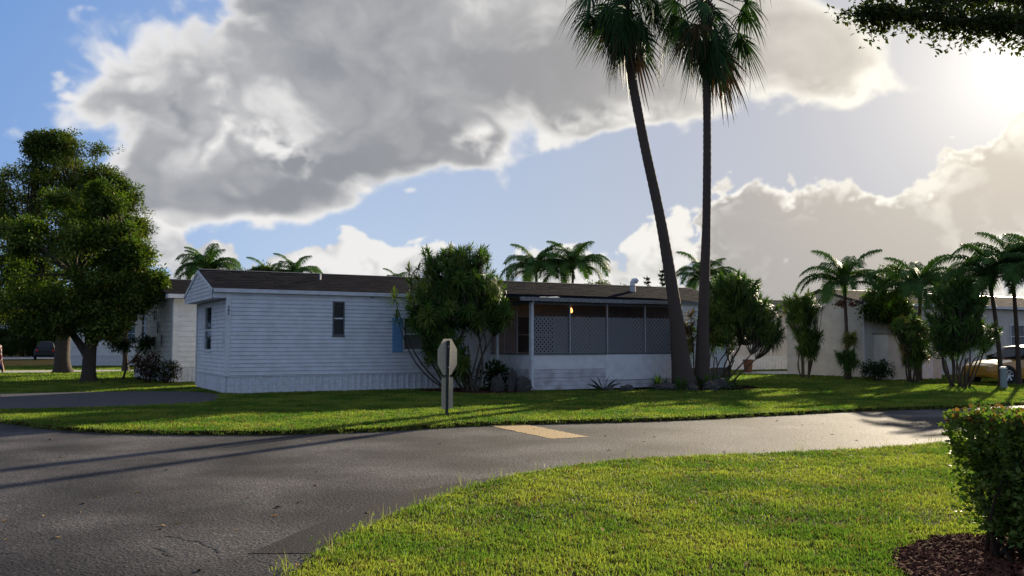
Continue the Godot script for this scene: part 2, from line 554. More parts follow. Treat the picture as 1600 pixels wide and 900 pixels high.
	weather(m, noise_tex(0.05, 5, Color(0.26, 0.25, 0.24), Color(0.56, 0.54, 0.50), 512, 37), 1.6, noise_tex(0.1, 4, Color(0, 0, 0), Color(1, 1, 1), 256, 38), 2.0)
	# street things
	m = mat("sign_back", lin(0.52, 0.49, 0.42), 0.5)
	weather(m, noise_tex(0.03, 5, Color(0.60, 0.58, 0.54), Color(1, 1, 1), 512, 41, 0.45), 2.5, null, 0.0, false)
	m.metallic = 0.25
	m = mat("sign_face", lin(0.45, 0.03, 0.03), 0.4)
	m = mat("post_green", lin(0.025, 0.035, 0.028), 0.6)
	m = mat("pedestal", lin(0.24, 0.28, 0.27), 0.6)
	m = mat("car_paint", lin(0.55, 0.27, 0.03), 0.3)
	m.clearcoat_enabled = true
	m.clearcoat = 1.0
	m.clearcoat_roughness = 0.05
	m = mat("car_dark", lin(0.012, 0.014, 0.018), 0.5)
	m = mat("tyre", lin(0.018, 0.018, 0.018), 0.85)
	m = mat("rim", lin(0.55, 0.55, 0.56), 0.3)
	m.metallic = 0.85
	m = mat("tail_lamp", lin(0.35, 0.02, 0.02), 0.2)
	m = mat("headlamp", lin(0.7, 0.7, 0.7), 0.1)
	m = mat("person_skin", lin(0.30, 0.17, 0.11), 0.6)
	m = mat("person_cloth", Color(1, 1, 1), 0.85, true)


# ---------------------------------------------------------------- ground
var far_lawn := PackedVector2Array()
var near_lawn := PackedVector2Array()
var bare := []


func vec2s(a: Array) -> PackedVector2Array:
	var o := PackedVector2Array()
	for i in range(0, a.size(), 2):
		o.append(Vector2(a[i], a[i + 1]))
	return o


func build_ground() -> void:
	var mb := MB.new()
	mb.quad(Vector3(-1200, -0.10, -1200), Vector3(1200, -0.10, -1200), Vector3(1200, -0.10, 1200), Vector3(-1200, -0.10, 1200), Vector3.UP)
	setting("ground", mb.mesh(), M.earth)
	mb = MB.new()
	mb.quad(Vector3(-70, -0.07, -60), Vector3(80, -0.07, -60), Vector3(80, -0.07, 30), Vector3(-70, -0.07, 30), Vector3.UP)
	setting("road", mb.mesh(), M.asphalt)
	rng.seed = 21
	far_lawn = smooth_line(Array(vec2s([-70, -46, -30, -26.5, -17, -21.6, -12.6, -19.4, -10.28, -18.1, -8.16, -16.44, -6.12, -15.71, -4.12, -15.71, -2.31, -16.31, -0.68, -17.38, 1.27, -17.96, 3.3, -18.59, 5.62, -19.8, 8.27, -21.18, 10.65, -22.06, 13.36, -23.52, 20, -26.6, 75, -52])), 0.22, 0.022)
	far_lawn.append_array(vec2s([300, -120, 300, -420, -300, -420, -300, -120]))
	near_lawn = smooth_line(Array(vec2s([1.5, 9, -0.9, 3, -1.38, -2.5, -1.47, -5, -1.43, -5.92, -1.37, -6.48, -1.24, -7.31, -0.94, -8.3, -0.41, -9.59, 0.38, -10.8, 1.68, -11.87, 2.85, -12.21, 4.53, -12.79, 6.64, -13.78, 10, -15.6, 30, -26])), 0.16, 0.02)
	near_lawn.append_array(vec2s([44, -20, 44, 9]))
	setting("far_lawn", sheet(far_lawn, 0.0, 0.095), M.turf_soil)
	setting("near_lawn", sheet(near_lawn, 0.0, 0.095), M.turf_soil)
	# drives and paths, each a thin sheet on the lawn
	var drive := smooth_line(Array(vec2s([-40, -26.4, -20, -27.2, -15.62, -27.47, -13.2, -28.4, -10.4, -28.6, -9.0, -27.3, -8.3, -25.7, -7.9, -23.4, -9.3, -21.9, -11.79, -20.8, -16, -20.3, -40, -19.6])), 0.4, 0.02)
	setting("driveway", sheet(drive, 0.008, 0.02), M.driveway)
	bare.append(drive)
	var path := vec2s([-60, -44, -31, -50.3, -28.8, -50.9, -22.36, -52.8, -17, -54.5, -15.6, -51.0, -20.8, -49.1, -26, -46.9, -31, -45.0, -60, -38])
	setting("neighbour_driveway", sheet(path, 0.02, 0.03), M.concrete)
	bare.append(path)
	var lane := vec2s([-160, -84, -53.9, -88, -44, -95.9, -30, -108, -36, -122, -56.8, -117, -160, -104])
	setting("far_street", sheet(lane, 0.02, 0.03), M.concrete)
	bare.append(lane)
	var walk := vec2s([11.4, -46.3, 13.6, -49.6, 16.5, -50.4, 14.0, -44.6, 12.4, -45.0])
	setting("garden_path", sheet(walk, 0.015, 0.02), M.concrete)
	bare.append(walk)
	var bed := smooth_line(Array(vec2s([2.5, -5.2, 2.56, -6.05, 2.66, -6.42, 2.92, -6.76, 3.2, -7.0, 3.55, -7.13, 4.2, -7.15, 5.2, -7.1, 7.5, -6.9, 7.5, -5.0])), 0.1, 0.03)
	setting("mulch_bed", sheet(bed, 0.006), M.mulch_bed)
	bare.append(bed)
	var bed2 := smooth_line(Array(vec2s([-3.2, -29.2, -2.4, -28.0, -1.2, -27.3, 0.0, -27.3, 0.5, -28.0, 0.7, -28.9, -1.5, -30.6, -3.0, -30.0])), 0.2, 0.04)
	setting("mulch_bed", sheet(bed2, 0.006), M.mulch_bed)
	bare.append(bed2)
	var bed3 := smooth_line(Array(vec2s([1.0, -28.6, 3.0, -29.3, 4.6, -29.4, 6.2, -28.7, 8.2, -30.0, 8.6, -32.4, 7.2, -33.6, 5.5, -32.0, 1.2, -29.4])), 0.2, 0.04)
	setting("planting_bed", sheet(bed3, 0.006), M.mulch_bed)
	bare.append(bed3)
	# the newer strip of asphalt along the near verge, cracks as flat ribbons with groove shade in their colour, the stop line
	var patch := vec2s([-1.98, -6.83, -1.86, -7.3, -1.74, -7.8, -1.47, -8.69, -1.09, -9.69, -0.72, -10.17, -0.3, -10.65, 0.25, -11.1, 0.4, -10.7, -0.41, -9.4, -0.95, -8.1, -1.28, -6.86])
	setting("road_patch", sheet(patch, -0.066), M.asphalt_patch)
	var edge := PackedVector2Array()
	var corners := vec2s([-0.75, -18.05, 0.04, -18.22, 1.31, -15.33, 0.66, -15.02])
	for i in 4:
		for k in 26:
			edge.append(corners[i].lerp(corners[(i + 1) % 4], k / 26.0) + Vector2(rng.randfn(0, 0.011), rng.randfn(0, 0.011)))
	setting("stop_line", sheet(edge, -0.0655), M.road_paint)
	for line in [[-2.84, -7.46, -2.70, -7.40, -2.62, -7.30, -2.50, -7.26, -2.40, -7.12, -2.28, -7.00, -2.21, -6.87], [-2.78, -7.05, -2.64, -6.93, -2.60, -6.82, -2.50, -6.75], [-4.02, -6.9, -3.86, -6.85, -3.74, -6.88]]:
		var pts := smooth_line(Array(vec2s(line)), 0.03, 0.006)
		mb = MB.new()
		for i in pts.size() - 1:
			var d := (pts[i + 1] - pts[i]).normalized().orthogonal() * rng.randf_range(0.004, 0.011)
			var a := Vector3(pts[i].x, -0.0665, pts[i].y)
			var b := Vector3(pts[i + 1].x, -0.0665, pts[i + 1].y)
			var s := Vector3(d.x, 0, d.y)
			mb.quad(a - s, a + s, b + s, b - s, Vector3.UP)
		setting("tar_crack", mb.mesh(), M.crack_shade)  # no groove is cut; the dark ribbon stands in for its shade


func blade(mb: MB, at: Vector3, lean: Vector3, h: float, w: float) -> void:
	var side := Vector3(rng.randf_range(-1, 1), 0, rng.randf_range(-1, 1)).normalized() * w * 0.5
	var mid := at + Vector3(0, h * 0.62, 0) + lean * 0.4
	var tip := at + Vector3(0, h, 0) + lean
	var q := (side.cross(tip - at)).normalized() + Vector3(0, 0.6, 0)
	mb.tri(at - side, at + side, mid + side * 0.8, q, q, q)
	mb.tri(at - side, mid + side * 0.8, mid - side * 0.8, q, q, q)
	mb.tri(mid - side * 0.8, mid + side * 0.8, tip, q, q, q)


func tuft_mesh(blades: int, spread: float, h: float, w: float) -> ArrayMesh:
	var mb := MB.new()
	for i in blades:
		var g := rng.randf_range(0.75, 1.15)
		mb.col = Color(g * rng.randf_range(0.9, 1.15), g, g * rng.randf_range(0.8, 1.0))
		var at := Vector3(rng.randfn(0, spread), -0.01, rng.randfn(0, spread))
		blade(mb, at, Vector3(rng.randfn(0, h * 0.38), 0, rng.randfn(0, h * 0.38)), h * rng.randf_range(0.55, 1.2), w * rng.randf_range(0.7, 1.2))
	return mb.mesh()


func grass(lawn: PackedVector2Array, bands: Array, patchy: FastNoiseLite, holder: Node3D, base: Color, pale: Color) -> void:
	for b in bands:
		var tufts := [tuft_mesh(b[4], b[5], b[6], b[7]), tuft_mesh(b[4], b[5], b[6], b[7]), tuft_mesh(b[4], b[5], b[6] * 0.85, b[7])]
		var places := [[], [], []]
		var tints := [PackedColorArray(), PackedColorArray(), PackedColorArray()]
		var n := int((b[1] - b[0]) * ((b[0] + b[1]) * 0.6 + 5.0) * b[2])
		for i in n:
			var d := sqrt(rng.randf_range(b[0] * b[0], b[1] * b[1]))
			var x := rng.randf_range(-1, 1) * (d * 0.6 + 2.5)
			var p := Vector2(x, -d)
			if not Geometry2D.is_point_in_polygon(p, lawn) or (d < 14.0 and p.x < -1.6):
				continue
			var skip := false
			for e in bare:
				if Geometry2D.is_point_in_polygon(p, e):
					skip = true
					break
			if skip:
				continue
			var k := rng.randi_range(0, 2)
			var s: float = rng.randf_range(0.75, 1.25) * b[3]
			var tall := rng.randf_range(0.65, 1.15) * (1.0 + 0.45 * patchy.get_noise_2d(p.x * 2.0 - 30.0, p.y * 2.0))
			var basis := Basis(Vector3.UP, rng.randf() * TAU).scaled(Vector3(s, s * tall, s))
			places[k].append(Transform3D(basis, Vector3(p.x, 0.0, p.y)))
			var v := clampf(patchy.get_noise_2d(p.x, p.y) * 1.5 + 0.45 + rng.randfn(0, 0.24), 0.0, 1.0)
			var c := base.lerp(pale, v)
			if rng.randf() < 0.05 + 0.10 * clampf(patchy.get_noise_2d(p.x * 1.7 + 40.0, p.y * 1.7), 0.0, 1.0):
				c = Color(0.22, 0.15, 0.07)
			elif rng.randf() < 0.05:
				c = c.lerp(Color(0.26, 0.20, 0.06), 0.6)
			tints[k].append(c)
		for k in 3:
			scatter("turf", tufts[k], M.grass, places[k], tints[k], holder)


func build_grass() -> void:
	rng.seed = 77
	var f := FastNoiseLite.new()
	f.frequency = 0.55
	f.fractal_octaves = 4
	f.seed = 3
	var near := Node3D.new()
	near.name = "near_lawn_grass"
	near.set_meta("label", "bright yellow-green broad-bladed grass on the sunlit verge beside the hedge")
	near.set_meta("category", "grass")
	near.set_meta("kind", "stuff")
	add_child(near)
	grass(near_lawn, [[4.5, 7.5, 760.0, 1.0, 9, 0.024, 0.041, 0.0075], [7.5, 10.5, 560.0, 1.05, 9, 0.028, 0.040, 0.0085], [10.5, 17.0, 340.0, 1.1, 10, 0.036, 0.040, 0.011]], f, near, Color(0.12, 0.205, 0.036), Color(0.33, 0.355, 0.075))
	var far := Node3D.new()
	far.name = "far_lawn_grass"
	far.set_meta("label", "short green mown grass in front of the mobile homes")
	far.set_meta("category", "grass")
	far.set_meta("kind", "stuff")
	add_child(far)
	grass(far_lawn, [[14.5, 22.0, 190.0, 1.0, 11, 0.045, 0.050, 0.013], [22.0, 34.0, 85.0, 1.1, 13, 0.07, 0.052, 0.019], [34.0, 62.0, 16.0, 1.2, 16, 0.17, 0.055, 0.035]], f, far, Color(0.085, 0.175, 0.032), Color(0.25, 0.305, 0.062))
	# runners creeping over both edges of the asphalt
	var fringe := tuft_mesh(10, 0.035, 0.05, 0.011)
	for pair in [[near_lawn, near, Color(0.16, 0.23, 0.045)], [far_lawn, far, Color(0.12, 0.19, 0.04)]]:
		var spots_e := []
		var dyes_e := PackedColorArray()
		for i in pair[0].size() - 1:
			var p: Vector2 = pair[0][i]
			if p.y > -3.0 or p.y < -34.0 or absf(p.x) > 22.0:
				continue
			for k in 5:
				var q := p + Vector2(rng.randfn(0, 0.075), rng.randfn(0, 0.075))
				spots_e.append(Transform3D(Basis.from_euler(Vector3(rng.randfn(0, 0.45), rng.randf() * TAU, rng.randfn(0, 0.45))).scaled(Vector3.ONE * rng.randf_range(0.45, 1.0)), Vector3(q.x, rng.randf_range(-0.06, -0.01), q.y)))
				dyes_e.append(pair[2].lerp(Color(0.24, 0.20, 0.09), rng.randf() * 0.5))
		scatter("creeping_edge", fringe, M.grass, spots_e, dyes_e, pair[1])
	# tall stray stems along the near edge
	var stems := []
	var tints := PackedColorArray()
	var mb := MB.new()
	for i in 3:
		mb.col = Color(1, 1, 1)
		blade(mb, Vector3(rng.randfn(0, 0.01), 0, rng.randfn(0, 0.01)), Vector3(rng.randfn(0, 0.06), 0, rng.randfn(0, 0.06)), 0.19, 0.005)
	for i in near_lawn.size():
		var p := near_lawn[i]
		if p.y > -4.0 or p.y < -15.0:
			continue
		for k in 5:
			if rng.randf() < 0.07:
				stems.append(Transform3D(Basis(Vector3.UP, rng.randf() * TAU).scaled(Vector3.ONE * rng.randf_range(0.4, 1.1)), Vector3(p.x + rng.randf_range(-0.04, 0.08), -0.02, p.y + rng.randf_range(-0.1, 0.1))))
				tints.append(Color(0.30, 0.27, 0.15))
	scatter("stray_stems", mb.mesh(), M.grass, stems, tints, near)
	# bark chips on the mulch
	mb = MB.new()
	mb.box(Vector3(-0.02, 0, -0.006), Vector3(0.02, 0.006, 0.006))
	var chips := []
	tints = PackedColorArray()
	for i in 13000:
		var p := Vector2(rng.randf_range(2.4, 5.2), rng.randf_range(-7.2, -5.2))
		if i > 11000:
			p = Vector2(rng.randf_range(-3.2, 0.8), rng.randf_range(-30.6, -27.2))
		if not Geometry2D.is_point_in_polygon(p, bare[4 if i <= 11000 else 5]):
			continue
		chips.append(Transform3D(Basis.from_euler(Vector3(rng.randfn(0, 0.35), rng.randf() * TAU, rng.randfn(0, 0.35))).scaled(Vector3.ONE * rng.randf_range(0.5, 1.4)), Vector3(p.x, 0.008, p.y)))
		var g := rng.randf_range(0.3, 1.5)
		tints.append(Color(0.10, 0.042, 0.030) * g)
	var chip_holder := Node3D.new()
	chip_holder.name = "mulch_chips"
	chip_holder.set_meta("label", "brown bark chips scattered over the mulch beds")
	chip_holder.set_meta("category", "mulch")
	chip_holder.set_meta("kind", "stuff")
	add_child(chip_holder)
	scatter("chips", mb.mesh(), M.mulch_chip, chips, tints, chip_holder)
	# grit, dry clippings and fallen leaves along the edge of the road
	var bits := [MB.new(), MB.new()]
	bits[0].box(Vector3(-0.006, 0, -0.005), Vector3(0.006, 0.006, 0.005))
	for s in [-1.0, 1.0]:
		bits[1].tri(Vector3(-0.035, 0.0, 0), Vector3(0.0, 0.010, 0.017 * s), Vector3(0.035, 0.004, 0), Vector3.UP, Vector3.UP, Vector3.UP)
	var spots := [[], []]
	var dyes := [PackedColorArray(), PackedColorArray()]
	for lawn in [near_lawn, far_lawn]:
		for i in lawn.size() - 1:
			var p: Vector2 = lawn[i]
			if p.y > -3.0 or p.y < -27.0 or absf(p.x) > 16.0:
				continue
			for k in 26:
				var q := p + Vector2(rng.randfn(0, 0.13), rng.randfn(0, 0.13))
				if Geometry2D.is_point_in_polygon(q, near_lawn) or Geometry2D.is_point_in_polygon(q, far_lawn):
					continue
				spots[0].append(Transform3D(Basis.from_euler(Vector3(rng.randf(), rng.randf() * TAU, 0)).scaled(Vector3.ONE * rng.randf_range(0.3, 1.1)), Vector3(q.x, -0.07, q.y)))
				dyes[0].append(Color(0.16, 0.13, 0.08).lerp(Color(0.09, 0.08, 0.07), rng.randf()))
	for i in 190:
		var d := rng.randf_range(6.0, 24.0)
		var q := Vector2(rng.randf_range(-0.58, 0.58) * d, -d)
		var y := -0.068
		if Geometry2D.is_point_in_polygon(q, near_lawn) or Geometry2D.is_point_in_polygon(q, far_lawn):
			y = 0.05
		spots[1].append(Transform3D(Basis.from_euler(Vector3(rng.randfn(0, 0.2), rng.randf() * TAU, rng.randfn(0, 0.2))).scaled(Vector3.ONE * rng.randf_range(0.5, 1.3)), Vector3(q.x, y, q.y)))
		dyes[1].append(Color(0.17, 0.10, 0.045).lerp(Color(0.30, 0.22, 0.10), rng.randf()))
	var litter := Node3D.new()
	litter.name = "road_litter"
	litter.set_meta("label", "grit and fallen dry leaves along the road edges")
	litter.set_meta("category", "litter")
	litter.set_meta("kind", "stuff")
	add_child(litter)
	scatter("grit", bits[0].mesh(), M.mulch_chip, spots[0], dyes[0], litter)
	scatter("fallen_leaves", bits[1].mesh(), M.mulch_chip, spots[1], dyes[1], litter)


# ---------------------------------------------------------------- homes
# A home stands at its near corner: +x runs along the long front wall, +z points out of
# that wall, the end wall lies at x = 0 and faces -x.
func lap_board(pitch: float) -> ArrayMesh:
	var mb := MB.new()
	var a := 0.028
	var b := 0.006
	mb.quad(Vector3(0, 0, a), Vector3(1, 0, a), Vector3(1, pitch + 0.006, b), Vector3(0, pitch + 0.006, b), Vector3(0, a - b, pitch))
	mb.quad(Vector3(0, 0.012, 0), Vector3(1, 0.012, 0), Vector3(1, 0, a), Vector3(0, 0, a), Vector3(0, -1, 0))
	mb.quad(Vector3(0, 0, 0), Vector3(0, 0, a), Vector3(0, pitch, b), Vector3(0, pitch, 0), Vector3(-1, 0, 0))
	mb.quad(Vector3(1, 0, 0), Vector3(1, 0, a), Vector3(1, pitch, b), Vector3(1, pitch, 0), Vector3(1, 0, 0))
	return mb.mesh()


# pieces of [0, length] that stay outside the openings at heights y0..y1
func clear_spans(length: float, y0: float, y1: float, holes: Array) -> Array:
	var cuts := []
	for h in holes:
		if h[2] < y1 - 0.01 and h[3] > y0 + 0.01:
			cuts.append([h[0], h[1]])
	cuts.sort_custom(func(p, q): return p[0] < q[0])
	var out := []
	var x := 0.0
	for k in cuts:
		if k[0] > x:
			out.append([x, k[0]])
		x = maxf(x, k[1])
	if x < length:
		out.append([x, length])
	return out


# one wall of lapped boards, each course a part; returns nothing, hangs everything on home
func sided_wall(home: Node3D, at: Vector3, turn: float, length: float, y0: float, y1: float, holes: Array, m: Material, board: ArrayMesh, pitch: float) -> void:
	var t := Transform3D(Basis(Vector3.UP, deg_to_rad(turn)), at)
	var y := y0
	var row := 0
	while y < y1 - 0.02:
		for s in clear_spans(length, y, y + pitch, holes):
			var p := minf(1.0, (y1 - y) / pitch)
			var x: float = s[0]
			while x < s[1] - 0.01:
				# lengths butt at staggered joints
				var e: float = minf(s[1], maxf(x + 0.5, (floorf((x + row * 1.27) / 3.66) + 1.0) * 3.66 - row * 1.27))
				if s[1] - e < 0.3:
					e = s[1]
				var o := part("siding_board", board, m, home)
				o.transform = t * Transform3D(Basis.from_scale(Vector3(e - x - 0.003, p, rng.randf_range(0.92, 1.06))), Vector3(x, y, 0))
				x = e
		row += 1
		y += pitch
	# the wall behind the boards
	var mb := MB.new()
	mb.xf = t
	var ys := [0.12, y1]
	for h in holes:
		ys.append(h[2])
		ys.append(h[3])
	ys.sort()
	for i in ys.size() - 1:
		if ys[i + 1] - ys[i] < 0.005:
			continue
		for s in clear_spans(length, ys[i], ys[i + 1], holes):
			mb.box(Vector3(s[0], ys[i], -0.09), Vector3(s[1], ys[i + 1], -0.001))
	part("wall", mb.mesh(), M.interior, home)


# corrugated skirting in panels
func skirting(home: Node3D, at: Vector3, turn: float, length: float, h: float, m: Material, jitter := 0.0) -> void:
	var t := Transform3D(Basis(Vector3.UP, deg_to_rad(turn)), at)
	var x := 0.0
	while x < length - 0.02:
		var w := minf(rng.randf_range(0.40, 0.44) if jitter > 0.0 else 0.42, length - x)
		var mb := MB.new()
		mb.xf = t * Transform3D(Basis(Vector3.UP, rng.randfn(0, jitter)), Vector3(x, 0, 0))
		var prof := [[0.0, 0.012], [0.30, 0.012], [0.36, 0.030], [0.47, 0.030], [0.53, 0.012], [0.72, 0.012], [0.78, 0.030], [0.90, 0.030], [0.96, 0.012], [1.0, 0.012]]
		for i in prof.size() - 1:
			var a := Vector3(prof[i][0] * w, 0.0, prof[i][1])
			var b := Vector3(prof[i + 1][0] * w, 0.0, prof[i + 1][1])
			var q := Vector3(a.z - b.z, 0, b.x - a.x)
			mb.quad(a, b, b + Vector3(0, h, 0), a + Vector3(0, h, 0), q)
		part("skirting_panel", mb.mesh(), m, home)
		x += w
	var top := MB.new()
	top.xf = t
	top.box(Vector3(0, h, 0.0), Vector3(length, h + 0.03, 0.036))
	part("skirting_rail", top.mesh(), m, home)


# window in a wall: casing, two sashes, glass, a blind behind
func window(home: Node3D, at: Vector3, turn: float, x0: float, x1: float, y0: float, y1: float, frame: Material, split := 0.5, blind: Material = null) -> void:
	var w := x1 - x0
	var h := y1 - y0
	var mb := MB.new()
	var k := 0.045
	mb.box(Vector3(0, 0, -0.06), Vector3(w, k, 0.036))
	mb.box(Vector3(0, h - k, -0.06), Vector3(w, h, 0.036))
	mb.box(Vector3(0, k, -0.06), Vector3(k, h - k, 0.036))
	mb.box(Vector3(w - k, k, -0.06), Vector3(w, h - k, 0.036))
	var o := part("window", mb.mesh(), frame, home)
	o.transform = Transform3D(Basis(Vector3.UP, deg_to_rad(turn)), at) * Transform3D(Basis(), Vector3(x0, y0, 0))
	var r := MB.new()
	r.box(Vector3(k, h * split - 0.022, -0.03), Vector3(w - k, h * split + 0.022, 0.022))
	part("sash_rail", r.mesh(), M.white_paint, o)
	for s in [[k, h * split - 0.022], [h * split + 0.022, h - k]]:
		var g := MB.new()
		g.box(Vector3(k, s[0], -0.014), Vector3(w - k, s[1], -0.010))
		part("pane", g.mesh(), M.glass, o)
	var sill := MB.new()
	sill.box(Vector3(-0.02, -0.035, 0.0), Vector3(w + 0.02, -0.002, 0.055))
	part("sill", sill.mesh(), frame, o)
	if blind:
		var b := MB.new()
		b.box(Vector3(k, k, -0.075), Vector3(w - k, h - k, -0.065))
		part("blind", b.mesh(), blind, o)


# shingles over a slope: p0 the lower left corner, along the eave, up the slope
func shingles(p0: Vector3, along: Vector3, up: Vector3, tones: Array) -> ArrayMesh:
	var mb := MB.new()
	var length := along.length()
	var slope := up.length()
	var a := along / length
	var u := up / slope
	var q := a.cross(u)
	if q.y < 0.0:
		q = -q
	var step := 0.145
	var rows := int(ceil(slope / step))
	for j in rows:
		var x := -rng.randf() * 0.3
		var s0 := j * step
		var s1 := minf(s0 + step + 0.01, slope)
		while x < length:
			var w := rng.randf_range(0.22, 0.36)
			var x0 := maxf(x, 0.0)
			var x1 := minf(x + w - 0.006, length)
			x += w
			if x1 - x0 < 0.01:
				continue
			var lift := 0.010 + rng.randf() * 0.006
			mb.col = tones[rng.randi() % tones.size()] * rng.randf_range(0.82, 1.18)
			var k0 := p0 + a * x0 + u * (s0 + rng.randfn(0, 0.004)) + q * lift
			var k1 := p0 + a * x1 + u * (s0 + rng.randfn(0, 0.004)) + q * lift
			var k2 := p0 + a * x1 + u * s1 + q * 0.003
			var k3 := p0 + a * x0 + u * s1 + q * 0.003
			mb.quad(k0, k1, k2, k3, q)
			mb.quad(k0, k1, k1 - q * lift, k0 - q * lift, -u)
	return mb.mesh()


const DARK_TONES := [Color(0.040, 0.037, 0.040), Color(0.052, 0.045, 0.046), Color(0.030, 0.029, 0.033), Color(0.066, 0.056, 0.055), Color(0.042, 0.042, 0.048)]
const BROWN_TONES := [Color(0.16, 0.115, 0.095), Color(0.18, 0.13, 0.105), Color(0.14, 0.10, 0.09), Color(0.20, 0.145, 0.12)]


# gable roof over x0..x1, walls at z = 0 and z = -w
func gable_roof(home: Node3D, x0: float, x1: float, w: float, eave: float, rise: float, over: float, tones: Array, called := "roof") -> Node3D:
	var s := rise / (w * 0.5)
	var mb := MB.new()
	var top := eave + rise
	for k in [0, 1]:
		var z0 := over if k == 0 else -w - over
		var yo := eave - s * over
		var zr := -w * 0.5
		var th := 0.11
		mb.quad(Vector3(x0, yo, z0), Vector3(x1, yo, z0), Vector3(x1, top, zr), Vector3(x0, top, zr), Vector3(0, 1, s if k == 0 else -s))
		mb.quad(Vector3(x0, yo - th, z0), Vector3(x1, yo - th, z0), Vector3(x1, top - th, zr), Vector3(x0, top - th, zr), Vector3(0, -1, 0))
		mb.quad(Vector3(x0, yo - th, z0), Vector3(x1, yo - th, z0), Vector3(x1, yo, z0), Vector3(x0, yo, z0), Vector3(0, 0, 1 if k == 0 else -1))
		for x in [x0, x1]:
			mb.quad(Vector3(x, yo - th, z0), Vector3(x, yo, z0), Vector3(x, top, zr), Vector3(x, top - th, zr), Vector3(-1 if x == x0 else 1, 0, 0))
	var roof := part(called, mb.mesh(), M.black, home)
	for k in [0, 1]:
		var z0 := over if k == 0 else -w - over
		var o := part("shingles", shingles(Vector3(x0, eave - s * over + 0.004, z0), Vector3(x1 - x0, 0, 0), Vector3(0, top - eave + s * over, -w * 0.5 - z0), tones), M.shingle, roof)
		o.set_meta("kind", "stuff")
	var cap := MB.new()
	cap.quad(Vector3(x0, top + 0.022, -w * 0.5), Vector3(x1, top + 0.022, -w * 0.5), Vector3(x1, top - 0.012, -w * 0.5 + 0.14), Vector3(x0, top - 0.012, -w * 0.5 + 0.14), Vector3(0, 1, 0.2))
	cap.quad(Vector3(x0, top + 0.022, -w * 0.5), Vector3(x1, top + 0.022, -w * 0.5), Vector3(x1, top - 0.012, -w * 0.5 - 0.14), Vector3(x0, top - 0.012, -w * 0.5 - 0.14), Vector3(0, 1, -0.2))
	cap.col = tones[0]
	part("ridge_cap", cap.mesh(), M.black, roof)
	return roof


func plain_wall(home: Node3D, lo: Vector3, hi: Vector3, m: Material, called := "wall") -> void:
	var mb := MB.new()
	mb.box(lo, hi)
	part(called, mb.mesh(), m, home)


func gable_face(home: Node3D, x: float, w: float, y0: float, eave: float, rise: float, m: Material, pitch: float) -> void:
	var y := y0
	while y < eave + rise - 0.02:
		var half := func(q: float) -> float:
			return w * 0.5 if q <= eave else w * 0.5 * maxf(0.0, 1.0 - (q - eave) / rise)
		var y1: float = minf(y + pitch, eave + rise)
		var h0: float = half.call(y)
		var h1: float = half.call(y1)
		var zc := -w * 0.5
		var mb := MB.new()
		mb.quad(Vector3(x - 0.024, y, zc - h0), Vector3(x - 0.024, y, zc + h0), Vector3(x - 0.007, y1, zc + h1), Vector3(x - 0.007, y1, zc - h1), Vector3(-1, 0, 0))
		mb.quad(Vector3(x - 0.024, y, zc - h0), Vector3(x - 0.024, y, zc + h0), Vector3(x, y, zc + h0), Vector3(x, y, zc - h0), Vector3(0, -1, 0))
		part("gable_board", mb.mesh(), m, home)
		y += pitch


